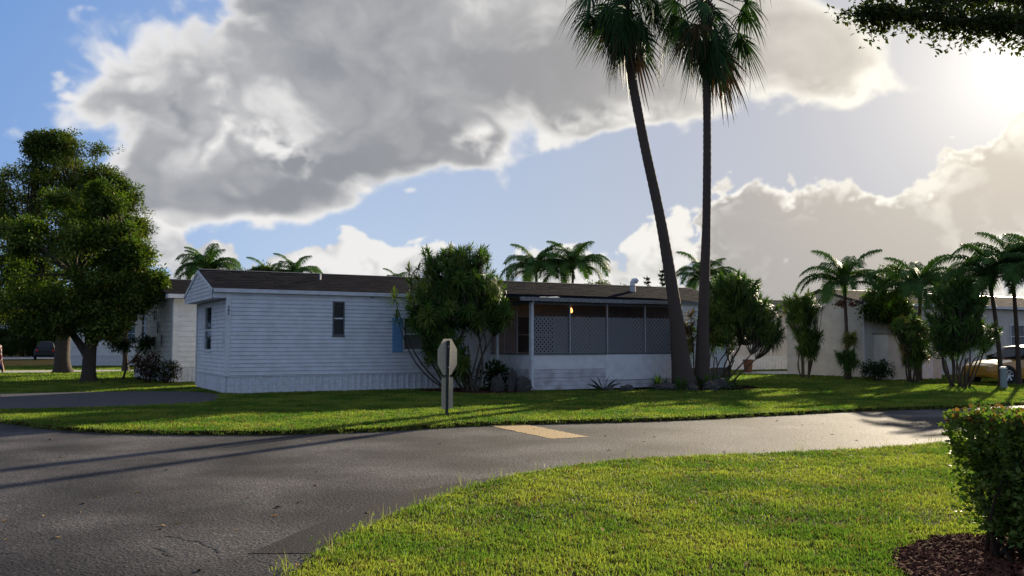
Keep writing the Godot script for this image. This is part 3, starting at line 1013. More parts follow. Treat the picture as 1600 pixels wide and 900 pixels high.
func build_main_home() -> void:
	rng.seed = 101
	var home := thing("mobile_home", "long pale grey lap-sided mobile home with dark shingle roof and screened lattice porch", "mobile home", HOME_AT, HOME_TURN)
	var L := 19.9
	var W := 5.0
	var y0 := 0.56
	var eave := 3.20
	var pitch := 0.122
	var board := lap_board(pitch)
	var snap := func(y: float) -> float:
		return y0 + roundf((y - y0) / pitch) * pitch
	var wy0: float = snap.call(1.83)
	var wy1: float = snap.call(2.88)
	var by0: float = snap.call(1.25)
	var by1: float = snap.call(2.38)
	var front := [[3.27, 3.66, wy0, wy1], [5.68, 6.9, by0, by1], [10.0, 11.6, 1.17, 2.52], [12.3, 13.2, y0, 2.64]]
	sided_wall(home, Vector3.ZERO, 0.0, L, y0, eave, front, M.siding, board, pitch)
	window(home, Vector3.ZERO, 0.0, 3.27, 3.66, wy0, wy1, M.dark_frame)
	window(home, Vector3.ZERO, 0.0, 5.68, 6.9, by0, by1, M.white_paint, 0.5, M.curtain)
	window(home, Vector3.ZERO, 0.0, 10.0, 11.6, 1.17, 2.52, M.white_paint, 0.5, M.curtain)
	plain_wall(home, Vector3(12.3, y0, -0.05), Vector3(13.2, 2.64, -0.02), M.white_paint, "door")
	var ey0: float = snap.call(1.32)
	var ey1: float = snap.call(2.80)
	var end_holes := [[W - 3.55, W - 2.35, ey0, ey1]]
	sided_wall(home, Vector3(0, 0, -W), -90.0, W, y0, 2.95, end_holes, M.siding, board, pitch)
	window(home, Vector3(0, 0, -W), -90.0, W - 3.55, W - 2.35, ey0, ey1, M.white_paint, 0.46)
	plain_wall(home, Vector3(0, 0.1, -W), Vector3(L, eave, -W + 0.1), M.siding, "back_wall")
	plain_wall(home, Vector3(L - 0.1, 0.1, -W + 0.1), Vector3(L, eave, -0.1), M.siding, "far_end_wall")
	plain_wall(home, Vector3(0.1, 0.45, -W + 0.1), Vector3(L - 0.1, 0.55, -0.1), M.interior, "floor")
	plain_wall(home, Vector3(0.1, 2.95, -W + 0.1), Vector3(L - 0.1, 3.0, -0.1), M.interior, "ceiling")
	skirting(home, Vector3.ZERO, 0.0, 8.97, 0.52, M.skirt, 0.012)
	skirting(home, Vector3(0, 0, -W), -90.0, W, 0.52, M.skirt, 0.012)
	# corner posts and trim
	for c in [[Vector3(-0.055, 0.54, -0.10), Vector3(0.085, 3.0, 0.045)], [Vector3(-0.055, 0.10, -W - 0.03), Vector3(0.07, 2.9, -W + 0.09)]]:
		plain_wall(home, c[0], c[1], M.white_paint, "corner_trim")
	plain_wall(home, Vector3(-0.45, 3.07, 0.103), Vector3(8.42, 3.188, 0.128), M.white_paint, "fascia")
	plain_wall(home, Vector3(-0.44, 3.07, 0.036), Vector3(8.42, 3.082, 0.103), M.white_paint, "soffit")
	# the boxed gable that stands out over the end wall
	var mb := MB.new()
	mb.box(Vector3(-0.445, 2.90, -W - 0.05), Vector3(-0.06, 2.93, 0.028))
	mb.box(Vector3(-0.445, 2.93, -0.10), Vector3(0.0, 3.10, 0.028))
	mb.box(Vector3(-0.445, 2.93, -W - 0.05), Vector3(0.0, 3.10, -W + 0.06))
	part("gable_box", mb.mesh(), M.siding, home)
	gable_face(home, -0.446, W, 2.89, 3.12, 0.70, M.siding, pitch)
	var roof := gable_roof(home, -0.46, L + 0.3, W, 3.22, 0.72, 0.10, DARK_TONES)
	for s in [-1.0, 1.0]:
		var t := MB.new()
		var zc := -W * 0.5
		t.bar(Vector3(-0.478, 3.855, zc + s * 0.03), Vector3(-0.478, 3.115, zc + s * (W * 0.5 + 0.07)), 0.03, 0.10, Vector3(1, 0, 0))
		part("rake_trim", t.mesh(), M.white_paint, roof)
	# vent pipe and the turning ventilator
	var p := MB.new()
	p.tube([Vector3(3.3, 3.55, -1.5), Vector3(3.3, 3.86, -1.5)], [0.03, 0.03], 8)
	part("vent_pipe", p.mesh(), M.galvanised, roof)
	var v := MB.new()
	v.xf = Transform3D(Basis(), Vector3(16.2, 3.70, -1.4))
	v.lathe([Vector2(0.12, -0.1), Vector2(0.12, 0.14), Vector2(0.135, 0.15), Vector2(0.135, 0.18)], 12)
	part("vent_base", v.mesh(), M.galvanised, roof)
	v = MB.new()
	v.xf = Transform3D(Basis(), Vector3(16.2, 3.70, -1.4))
	v.tube([Vector3(0, 0.18, 0), Vector3(0, 0.28, 0), Vector3(0.04, 0.36, 0.02), Vector3(0.13, 0.38, 0.04), Vector3(0.20, 0.34, 0.05)], [0.10, 0.105, 0.115, 0.115, 0.105], 12)
	part("vent_cowl", v.mesh(), M.white_paint, roof)
	# house number on the corner post, a flat meter box below
	var digits := "382"
	for i in 3:
		var t := TextMesh.new()
		t.text = digits[i]
		t.font_size = 24
		t.pixel_size = 0.0042
		t.depth = 0.012
		var font := SystemFont.new()
		font.font_names = PackedStringArray(["Droid Sans"])
		font.font_weight = 700
		t.font = font
		part("house_number", t, M.black, home, Vector3(0.015, 2.63 - i * 0.098, 0.052))
	plain_wall(home, Vector3(-0.086, 1.5, -0.30), Vector3(-0.024, 1.86, -0.22), M.siding, "cable_box")
	plain_wall(home, Vector3(2.55 + 2.0, 3.02, 0.026), Vector3(2.62 + 2.0, 3.05, 0.07), M.black, "cable_clip")
	plain_wall(home, Vector3(5.30, by0 - 0.05, 0.026), Vector3(5.66, by1, 0.055), M.blue_shutter, "shutter")
	for k in 12:
		var s := MB.new()
		s.box(Vector3(5.33, by0 + k * 0.092, 0.055), Vector3(5.63, by0 + 0.06 + k * 0.092, 0.068))
		part("shutter_slat", s.mesh(), M.blue_shutter, home)
	build_porch(home)


func lattice(w: float, h: float) -> ArrayMesh:
	var mb := MB.new()
	var gap := 0.150
	for dir in [1.0, -1.0]:
		var c := -h
		while c < w + h:
			# the line x = c + dir * y cut to the panel
			var pts := []
			for y in [0.0, h]:
				pts.append(Vector2(c + y if dir > 0 else c + h - y, y))
			var a: Vector2 = pts[0]
			var b: Vector2 = pts[1]
			var t0 := 0.0
			var t1 := 1.0
			var dx := b.x - a.x
			var ta := (0.0 - a.x) / dx
			var tb := (w - a.x) / dx
			t0 = maxf(t0, minf(ta, tb))
			t1 = minf(t1, maxf(ta, tb))
			if t1 - t0 > 0.01:
				var z: float = 0.006 * dir
				var p := a.lerp(b, t0)
				var q := a.lerp(b, t1)
				mb.bar(Vector3(p.x, p.y, z), Vector3(q.x, q.y, z), 0.010, 0.048, Vector3(0, 0, 1))
			c += gap
	return mb.mesh()


func build_porch(home: Node3D) -> void:
	var x0 := 8.97
	var x1 := 15.1
	var z1 := 2.85
	var knee := 1.16
	plain_wall(home, Vector3(x0 + 0.06, 0.05, 0.03), Vector3(x1, 0.30, z1 - 0.06), M.concrete, "porch_floor")
	# knee wall: old boards below, a smooth panel above
	var n := 5
	for i in n:
		var b := MB.new()
		var y := 0.02 + i * 0.132
		b.box(Vector3(x0 + 0.06, y, z1 - 0.05), Vector3(x1, y + 0.126, z1 - 0.004 + rng.randf_range(-0.008, 0.006)))
		part("knee_board", b.mesh(), M.weathered_board, home)
		b = MB.new()
		b.box(Vector3(x0 + 0.004 + rng.randf_range(-0.005, 0.005), y, 0.03), Vector3(x0 + 0.05, y + 0.126, z1 - 0.06))
		part("knee_board", b.mesh(), M.weathered_board, home)
	plain_wall(home, Vector3(x0 + 0.06, 0.685, z1 - 0.06), Vector3(11.9, knee, z1 - 0.012), M.white_wall, "knee_panel")
	plain_wall(home, Vector3(11.9, 0.3, z1 - 0.055), Vector3(x1, knee - 0.002, z1 + 0.012), M.white_wall, "knee_panel")
	plain_wall(home, Vector3(x0 + 0.012, 0.685, 0.03), Vector3(x0 + 0.06, knee, z1 - 0.07), M.white_wall, "knee_panel")
	plain_wall(home, Vector3(x0 - 0.01, knee, z1 - 0.08), Vector3(x1, knee + 0.035, z1 + 0.02), M.dark_frame, "sill_rail")
	plain_wall(home, Vector3(x0 - 0.01, knee, 0.03), Vector3(x0 + 0.07, knee + 0.035, z1 - 0.08), M.dark_frame, "sill_rail")
	# posts
	for x in [x0, 10.45, 11.95, 13.55, x1 - 0.04]:
		var w := 0.085 if x == x0 else 0.026
		plain_wall(home, Vector3(x - w * 0.5, 0.02 if x == x0 else knee + 0.035, z1 - 0.06), Vector3(x + w, 2.86, z1 + 0.03), M.white_paint if x == x0 else M.old_paint, "post")
	for z in [0.06, 1.02, 1.88]:
		plain_wall(home, Vector3(x0, knee + 0.035, z), Vector3(x0 + 0.05, 2.86, z + 0.035), M.old_paint, "post")
	plain_wall(home, Vector3(8.50, 0.0, 1.30), Vector3(8.58, 3.02, 1.38), M.white_paint, "roof_post")
	# a downspout on the corner
	var d := MB.new()
	d.tube([Vector3(x0 + 0.0, 2.9, z1 + 0.16), Vector3(x0 - 0.01, 2.75, z1 + 0.07), Vector3(x0 - 0.01, 0.16, z1 + 0.07), Vector3(x0 + 0.03, 0.06, z1 + 0.16)], [0.032, 0.032, 0.032, 0.032], 8)
	part("downspout", d.mesh(), M.white_paint, home)
	# lattice below, insect screen over the whole bay
	var bays := [[x0 + 0.09, 10.435], [10.48, 11.935], [11.98, 13.535], [13.58, x1 - 0.06]]
	for b in bays:
		part("lattice_panel", lattice(b[1] - b[0], 1.22), M.lattice, home, Vector3(b[0], knee + 0.035, z1 - 0.045))
		plain_wall(home, Vector3(b[0], knee + 0.035, z1 - 0.010), Vector3(b[1], 2.86, z1 - 0.008), M.screen, "insect_screen")
	for b in [[0.11, 1.01], [1.07, 1.87], [1.93, z1 - 0.07]]:
		plain_wall(home, Vector3(x0 + 0.02, knee + 0.035, b[0]), Vector3(x0 + 0.022, 2.86, b[1]), M.screen, "insect_screen")
	# beam, ceiling, roof deck, fascia
	plain_wall(home, Vector3(x0 - 0.02, 2.80, z1 - 0.07), Vector3(x1, 2.93, z1 + 0.015), M.dark_frame, "beam")
	plain_wall(home, Vector3(x0 - 0.02, 2.80, 0.03), Vector3(x0 + 0.06, 2.95, z1 - 0.07), M.dark_frame, "beam")
	plain_wall(home, Vector3(x1, 0.1, 0.03), Vector3(x1 + 0.05, 2.93, z1 - 0.02), M.siding, "porch_end_wall")
	var xr0 := 8.42
	var xr1 := 16.05
	var mb := MB.new()
	var zo := 3.08
	var yo := 3.0
	var yi := 3.30
	mb.quad(Vector3(xr0, yo, zo), Vector3(xr1, yo, zo), Vector3(xr1, yi, -0.15), Vector3(xr0, yi, -0.15), Vector3(0, 1, 0.1))
	mb.quad(Vector3(xr0, yo - 0.06, zo), Vector3(xr1, yo - 0.06, zo), Vector3(xr1, yi - 0.14, -0.15), Vector3(xr0, yi - 0.14, -0.15), Vector3(0, -1, 0))
	for x in [xr0, xr1]:
		mb.quad(Vector3(x, yo - 0.06, zo), Vector3(x, yo, zo), Vector3(x, yi, -0.15), Vector3(x, yi - 0.14, -0.15), Vector3(-1 if x == xr0 else 1, 0, 0))
	var deck := part("porch_roof", mb.mesh(), M.black, home)
	var sh := part("shingles", shingles(Vector3(xr0, yo + 0.004, zo), Vector3(xr1 - xr0, 0, 0), Vector3(0, yi - yo, -3.23), DARK_TONES), M.shingle, deck)
	sh.set_meta("kind", "stuff")
	var x := xr0
	while x < xr1 - 0.01:
		var w := minf(rng.randf_range(1.6, 2.6), xr1 - x)
		var f := MB.new()
		var drop := rng.randf_range(-0.006, 0.006)
		f.box(Vector3(x, 2.895 + drop, zo + 0.0), Vector3(x + w - 0.006, 3.018 + drop, zo + 0.035))
		part("fascia", f.mesh(), M.metal_fascia, deck)
		x += w
	# a torn strip of flashing on the edge
	var torn := MB.new()
	torn.quad(Vector3(9.55, 3.02, 3.06), Vector3(9.98, 3.035, 3.0), Vector3(9.95, 3.07, 2.86), Vector3(9.5, 3.04, 2.92), Vector3(0, 1, 0.3))
	torn.quad(Vector3(9.2, 3.022, 3.07), Vector3(9.5, 3.03, 3.05), Vector3(9.46, 3.045, 2.95), Vector3(9.22, 3.04, 2.96), Vector3(0, 1, 0.2))
	part("torn_flashing", torn.mesh(), M.white_wall, deck)
	# the lamp under the porch ceiling, lit
	var lx := 10.72
	var lz := 2.5
	var base := MB.new()
	base.xf = Transform3D(Basis(), Vector3(lx, 2.80, lz))
	base.lathe([Vector2(0.0, 0.12), Vector2(0.07, 0.12), Vector2(0.075, 0.06), Vector2(0.035, 0.02), Vector2(0.03, -0.06), Vector2(0.0, -0.06)], 12)
	var lamp := part("porch_lamp", base.mesh(), M.white_paint, home)
	var bulb := MB.new()
	bulb.xf = Transform3D(Basis().scaled(Vector3.ONE * 1.3), Vector3(lx, 2.64, lz))
	bulb.lathe([Vector2(0.0, 0.065), Vector2(0.028, 0.06), Vector2(0.036, 0.03), Vector2(0.052, -0.01), Vector2(0.05, -0.035), Vector2(0.03, -0.058), Vector2(0.0, -0.066)], 12)
	part("bulb", bulb.mesh(), M.bulb_glow, lamp)
	var light := OmniLight3D.new()
	light.name = "porch_lamp_light"
	light.light_color = Color(1.0, 0.72, 0.42)
	light.light_energy = 0.004
	light.light_size = 0.05
	light.omni_range = 8.0
	light.omni_attenuation = 2.0
	light.shadow_enabled = true
	home.add_child(light)
	light.position = Vector3(lx, 2.64, lz)
	var wl := MB.new()
	wl.box(Vector3(15.62, 2.35, 0.024), Vector3(15.74, 2.62, 0.15))
	part("wall_lantern", wl.mesh(), M.black, home)


func build_neighbours() -> void:
	rng.seed = 202
	var pitch := 0.2
	var board := lap_board(pitch)
	# cream home behind the left tree, its white front end next to the grey home
	var h := thing("mobile_home", "cream lap-sided mobile home with white front wall and dark roof behind the leafy tree", "mobile home", Vector3(-13.28, 0, -35.23), HOME_TURN + 6.0)
	var W := 6.6
	sided_wall(h, Vector3.ZERO, 0.0, 7.0, 0.62, 3.42, [], M.white_wall, board, pitch)
	sided_wall(h, Vector3(0, 0, -W), -90.0, W, 0.62, 3.42, [[W - 5.3, W - 4.35, 1.62, 3.02]], M.siding_cream, board, pitch)
	window(h, Vector3(0, 0, -W), -90.0, W - 5.3, W - 4.35, 1.62, 3.02, M.white_paint, 0.5, M.curtain)
	skirting(h, Vector3.ZERO, 0.0, 7.0, 0.6, M.skirt)
	skirting(h, Vector3(0, 0, -W), -90.0, W, 0.6, M.skirt)
	plain_wall(h, Vector3(-0.05, 0.05, -0.14), Vector3(0.14, 3.42, 0.05), M.white_wall, "corner_trim")
	plain_wall(h, Vector3(0.0, 0.1, -W - 0.1), Vector3(7.0, 3.4, -W - 0.01), M.siding_cream, "back_wall")
	plain_wall(h, Vector3(6.9, 0.1, -W), Vector3(7.0, 3.4, -0.1), M.siding_cream, "far_end_wall")
	plain_wall(h, Vector3(-0.35, 3.30, 0.03), Vector3(7.2, 3.46, 0.42), M.white_wall, "fascia")
	gable_face(h, 0.0, W, 3.42, 3.42, 0.72, M.siding_cream, 0.2)
	gable_roof(h, -0.3, 7.2, W, 3.48, 0.80, 0.40, [Color(0.055, 0.05, 0.048), Color(0.065, 0.058, 0.054), Color(0.048, 0.045, 0.045)])
	# a string of metal leaves hung on the cream wall
	var orn := thing("wall_ornament", "dark metal leaf garland hanging on the cream home's side wall", "wall ornament", Vector3(-13.28, 0, -35.23), HOME_TURN + 6.0)
	for k in 3:
		var mb := MB.new()
		for i in 7:
			var a := TAU * i / 7.0 + k
			var z := -2.9 + k * 0.62
			var y := 2.72 - k * 0.52
			var c := Vector3(-0.06, y, z)
			var tip := c + Vector3(0, sin(a) * 0.30, cos(a) * 0.14)
			var s := Vector3(0, cos(a), -sin(a)) * 0.05
			mb.flat(c, c.lerp(tip, 0.5) + s + Vector3(-0.03, 0, 0), tip)
			mb.flat(c, tip, c.lerp(tip, 0.5) - s + Vector3(-0.03, 0, 0))
		part("metal_leaf", mb.mesh(), M.dark_frame, orn)
	# a white home farther back, seen under the tree
	h = thing("mobile_home", "distant white mobile home with a blue awning window seen under the tree", "mobile home", Vector3(-31.0, 0, -62.0), 4.0)
	sided_wall(h, Vector3.ZERO, 0.0, 10.0, 0.7, 3.3, [[3.4, 5.0, 1.75, 2.75]], M.white_wall, board, pitch)
	window(h, Vector3.ZERO, 0.0, 3.4, 5.0, 1.75, 2.75, M.white_paint, 0.5, M.blue_shutter)
	skirting(h, Vector3.ZERO, 0.0, 10.0, 0.66, M.skirt)
	plain_wall(h, Vector3(0, 0.05, -6.0), Vector3(0.1, 3.3, -0.1), M.white_wall, "end_wall")
	plain_wall(h, Vector3(9.9, 0.05, -6.0), Vector3(10.0, 3.3, -0.1), M.white_wall, "end_wall")
	plain_wall(h, Vector3(0, 0.05, -6.1), Vector3(10.0, 3.3, -6.0), M.white_wall, "back_wall")
	gable_roof(h, -0.4, 10.4, 6.1, 3.34, 0.9, 0.3, DARK_TONES)
	# cream home on the right
	h = thing("mobile_home", "cream stucco mobile home with pinkish brown roof behind the short palms", "mobile home", Vector3(15.9, 0, -40.64), HOME_TURN)
	W = 4.6
	plain_wall(h, Vector3(0, 0, -W), Vector3(0.12, 3.4, 0), M.stucco_cream, "end_wall")
	plain_wall(h, Vector3(0.12, 0, -0.12), Vector3(17.0, 3.38, -0.004), M.stucco_cream, "front_wall")
	plain_wall(h, Vector3(0.12, 0, -W), Vector3(17.0, 3.38, -W + 0.12), M.stucco_cream, "back_wall")
	plain_wall(h, Vector3(16.9, 0, -W + 0.12), Vector3(17.02, 3.38, -0.12), M.stucco_cream, "far_end_wall")
	var g := MB.new()
	g.tri(Vector3(0.002, 3.4, -W), Vector3(0.002, 3.4, 0), Vector3(0.002, 4.05, -W * 0.5), Vector3(-1, 0, 0), Vector3(-1, 0, 0), Vector3(-1, 0, 0))
	g.tri(Vector3(0.1, 3.4, -W), Vector3(0.1, 3.4, 0), Vector3(0.1, 4.05, -W * 0.5), Vector3(1, 0, 0), Vector3(1, 0, 0), Vector3(1, 0, 0))
	part("gable", g.mesh(), M.stucco_cream, h)
	gable_roof(h, -0.18, 17.2, W, 3.46, 0.66, 0.22, BROWN_TONES)
	plain_wall(h, Vector3(-0.16, 3.28, 0.20), Vector3(17.2, 3.40, 0.25), M.white_paint, "gutter")
	var d := MB.new()
	d.box(Vector3(-0.012, 0.1, 0.012), Vector3(0.05, 3.35, 0.06))
	part("downspout", d.mesh(), M.white_paint, h)
	for x in [7.0, 11.0]:
		window(h, Vector3(0, 0, 0.02), 0.0, x, x + 1.2, 1.3, 2.5, M.white_paint, 0.5, M.curtain)
	# the low utility room in front of it
	var s := thing("utility_shed", "low cream utility room with flat roof beside the cream stucco home", "shed", Vector3(15.63, 0, -37.3), HOME_TURN)
	plain_wall(s, Vector3(0, 0, -0.7), Vector3(3.4, 1.92, 0), M.stucco_cream, "wall")
	plain_wall(s, Vector3(-0.06, 1.92, -0.75), Vector3(3.46, 1.98, 0.08), M.dark_frame, "roof")
	plain_wall(s, Vector3(2.0, 0.03, 0.002), Vector3(2.8, 1.8, 0.03), M.white_paint, "door")
	# home farther back, between the bushes
	h = thing("mobile_home", "grey-beige mobile home with white ribbed skirting beyond the garden path", "mobile home", Vector3(9.6, 0, -51.0), 18.0)
	plain_wall(h, Vector3(0, 0.75, -5.0), Vector3(12.0, 3.5, 0), M.stucco_cream, "wall")
	skirting(h, Vector3.ZERO, 0.0, 12.0, 0.78, M.white_wall)
	gable_roof(h, -0.3, 12.3, 5.0, 3.5, 0.75, 0.3, [Color(0.15, 0.135, 0.12), Color(0.17, 0.15, 0.135), Color(0.13, 0.12, 0.11)])


# ---------------------------------------------------------------- street things
func build_street() -> void:
	rng.seed = 303
	# stop sign seen from behind: octagon on a dark post with a second plate below
	var t := thing("stop_sign", "weathered bare back of an octagonal stop sign on a short dark post", "sign", Vector3(-1.36, 0, -18.92), 0.0)
	var post := MB.new()
	post.bar(Vector3(-0.012, -0.05, 0), Vector3(0.03, 1.58, 0), 0.062, 0.05, Vector3(1, 0, 0))
	var po := part("post", post.mesh(), M.post_green, t)
	po.rotation_degrees.y = 0.0
	var face := func(sides: int, r: float, hgt: float, rect: Vector2) -> Array:
		var pts := []
		if sides == 8:
			for i in 8:
				var a := TAU * (i + 0.5) / 8.0
				pts.append(Vector3(cos(a) * r, hgt + sin(a) * r, 0))
		else:
			pts = [Vector3(-rect.x, hgt - rect.y, 0), Vector3(rect.x, hgt - rect.y, 0), Vector3(rect.x, hgt + rect.y, 0), Vector3(-rect.x, hgt + rect.y, 0)]
		return pts
	for spec in [["octagon_plate", 8, 0.412, 1.235, Vector2.ZERO], ["lower_plate", 4, 0.0, 0.475, Vector2(0.225, 0.325)]]:
		var pts: Array = face.call(spec[1], spec[2], spec[3], spec[4])
		var b := MB.new()
		var f := MB.new()
		var c := Vector3(0, spec[3], 0)
		for i in pts.size():
			var p: Vector3 = pts[i]
			var q: Vector3 = pts[(i + 1) % pts.size()]
			b.tri(c, p, q, Vector3(0, 0, 1), Vector3(0, 0, 1), Vector3(0, 0, 1))
			b.quad(p, q, q + Vector3(0, 0, -0.004), p + Vector3(0, 0, -0.004), (p + q) * 0.5 - c)
			f.tri(c + Vector3(0, 0, -0.005), p + Vector3(0, 0, -0.005), q + Vector3(0, 0, -0.005), Vector3(0, 0, -1), Vector3(0, 0, -1), Vector3(0, 0, -1))
		var o := part(spec[0], b.mesh(), M.sign_back, t, Vector3(0.0, 0, -0.028))
		o.rotation_degrees.y = 62.0
		part("sign_face", f.mesh(), M.sign_face if spec[1] == 8 else M.white_paint, o)
	for y in [1.02, 1.45]:
		var bolt := MB.new()
		bolt.tube([Vector3(0.01, y, 0.0), Vector3(0.03, y, 0.04)], [0.012, 0.012], 6)
		part("bolt", bolt.mesh(), M.galvanised, t)
	# utility pedestal
	t = thing("utility_pedestal", "grey-green utility pedestal with white cap on the verge by the palms", "pedestal", Vector3(16.75, 0, -30.65), 20.0)
	var b := MB.new()
	b.lathe([Vector2(0.16, -0.02), Vector2(0.16, 0.03), Vector2(0.145, 0.035), Vector2(0.140, 0.66), Vector2(0.13, 0.67)], 4)
	part("body", b.mesh(), M.pedestal, t)
	b = MB.new()
	b.lathe([Vector2(0.165, 0.655), Vector2(0.165, 0.70), Vector2(0.11, 0.735), Vector2(0.0, 0.74)], 4)
	part("cap", b.mesh(), M.white_wall, t)
	# terracotta pot by the path
	t = thing("terracotta_pot", "tall reddish brown terracotta pot at the edge of the garden path", "pot", Vector3(12.5, 0, -47.6))
	b = MB.new()
	b.lathe([Vector2(0.0, 0.0), Vector2(0.18, 0.0), Vector2(0.23, 0.35), Vector2(0.25, 0.62), Vector2(0.28, 0.63), Vector2(0.28, 0.70), Vector2(0.24, 0.70), Vector2(0.22, 0.6), Vector2(0, 0.6)], 16)
	part("body", b.mesh(), M.terracotta, t)
	build_car()
	build_suv()
	build_person()


# body as stations along x: each is a closed outline of (z, y)
func loft(mb: MB, st: Array) -> void:
	for i in st.size() - 1:
		var a: Array = st[i]
		var b: Array = st[i + 1]
		var ca := Vector3.ZERO
		for p in a:
			ca += p / a.size()
		for k in a.size():
			var m := (k + 1) % a.size()
			var mid: Vector3 = (a[k] + a[m] + b[k] + b[m]) * 0.25 - ca
			var q: Vector3 = (b[m] - a[k]).cross(a[m] - b[k])
			if q.dot(mid) < 0.0:
				q = -q
			mb.quad(a[k], a[m], b[m], b[k], q)
	for e in [0, st.size() - 1]:
		var a: Array = st[e]
		var c := Vector3.ZERO
		for p in a:
			c += p / a.size()
		var q: Vector3 = c - (st[1][0] + st[1][a.size() / 2]) * 0.5 if e == 0 else c - (st[e - 1][0] + st[e - 1][a.size() / 2]) * 0.5
		q = Vector3(signf(q.x), 0, 0)
		for k in a.size():
			mb.tri(c, a[k], a[(k + 1) % a.size()], q, q, q)


func car_section(x: float, low: float, top: float, half: float, crown := 0.06) -> Array:
	var out := []
	for p in [[-0.96, low], [-1.0, low + 0.12], [-1.0, lerpf(low, top, 0.55)], [-0.94, top - crown], [-0.6, top - crown * 0.2], [0.0, top], [0.6, top - crown * 0.2], [0.94, top - crown], [1.0, lerpf(low, top, 0.55)], [1.0, low + 0.12], [0.96, low]]:
		out.append(Vector3(x, p[1], p[0] * half))
	return out


func wheel(parent: Node3D, at: Vector3, r: float, side: float) -> void:
	var t := MB.new()
	t.xf = Transform3D(Basis(Vector3(1, 0, 0), PI / 2 * side), Vector3.ZERO)
	t.lathe([Vector2(r * 0.62, -0.10), Vector2(r * 0.94, -0.10), Vector2(r, -0.06), Vector2(r, 0.06), Vector2(r * 0.94, 0.10), Vector2(r * 0.64, 0.10)], 24)
	var o := part("wheel", t.mesh(), M.tyre, parent, at)
	var m := MB.new()
	m.xf = t.xf
	m.lathe([Vector2(r * 0.66, 0.085), Vector2(r * 0.58, 0.095), Vector2(r * 0.56, 0.03), Vector2(0.0, 0.02)], 24)
	part("rim_well", m.mesh(), M.dark_frame, o)
	m = MB.new()
	m.xf = t.xf
	m.lathe([Vector2(r * 0.66, 0.09), Vector2(r * 0.57, 0.10), Vector2(r * 0.57, 0.05)], 24)
	for i in 6:
		var a := TAU * i / 6.0
		m.bar(Vector3(0, 0.075, 0), Vector3(cos(a) * r * 0.6, 0.085, sin(a) * r * 0.6), 0.055, 0.03, Vector3(-sin(a), 0, cos(a)))
	part("rim", m.mesh(), M.rim, o)


func build_car() -> void:
	# heads left along -x; +z is the side we see
	var t := thing("parked_car", "yellow-orange car parked behind the palm trunks, front wheel showing", "car", Vector3(18.4, 0, -34.6), 14.0)
	var b := MB.new()
	var H := [[-0.72, 0.34, 0.60, 0.66], [-0.66, 0.26, 0.70, 0.76], [-0.40, 0.22, 0.80, 0.85], [0.0, 0.20, 0.88, 0.88], [0.6, 0.20, 0.96, 0.89], [1.0, 0.20, 1.0, 0.89], [2.4, 0.20, 1.02, 0.89], [3.1, 0.22, 1.03, 0.88], [3.5, 0.28, 1.0, 0.84], [3.68, 0.36, 0.9, 0.72]]
	var st := []
	for s in H:
		st.append(car_section(s[0], s[1], s[2], s[3]))
	loft(b, st)
	part("body", b.mesh(), M.car_paint, t)
	var c := MB.new()
	st = []
	for s in [[0.55, 0.95, 0.97, 0.80], [1.25, 0.97, 1.40, 0.68], [1.7, 0.98, 1.47, 0.66], [2.5, 0.98, 1.46, 0.65], [3.3, 0.98, 1.06, 0.74]]:
		st.append(car_section(s[0], s[1], s[2], s[3], 0.05))
	loft(c, st)
	part("cabin_glass", c.mesh(), M.car_dark, t)
	var r := MB.new()
	st = []
	for s in [[1.2, 1.39, 1.42, 0.66], [1.7, 1.455, 1.49, 0.645], [2.5, 1.445, 1.48, 0.635], [2.75, 1.36, 1.40, 0.64]]:
		st.append([Vector3(s[0], s[1], -s[3]), Vector3(s[0], s[2], 0), Vector3(s[0], s[1], s[3])])
	loft(r, st)
	part("roof", r.mesh(), M.car_paint, t)
	for x in [0.0, 2.62]:
		for sd in [1.0, -1.0]:
			var arch := MB.new()
			arch.xf = Transform3D(Basis(Vector3(1, 0, 0), PI / 2 * sd), Vector3(x, 0.33, 0.86 * sd))
			arch.lathe([Vector2(0.39, -0.02), Vector2(0.39, 0.035), Vector2(0.0, 0.035)], 20)
			part("wheel_arch", arch.mesh(), M.black, t)
			wheel(t, Vector3(x, 0.325, 0.84 * sd), 0.325, sd)
	for sd in [1.0, -1.0]:
		var l := MB.new()
		l.box(Vector3(-0.66, 0.56, 0.52 * sd - 0.14), Vector3(-0.55, 0.68, 0.52 * sd + 0.14))
		part("headlight", l.mesh(), M.headlamp, t)
		var mr := MB.new()
		mr.box(Vector3(0.95, 1.0, 0.93 * sd - 0.09), Vector3(1.07, 1.12, 0.93 * sd + 0.09))
		part("mirror", mr.mesh(), M.car_paint, t)


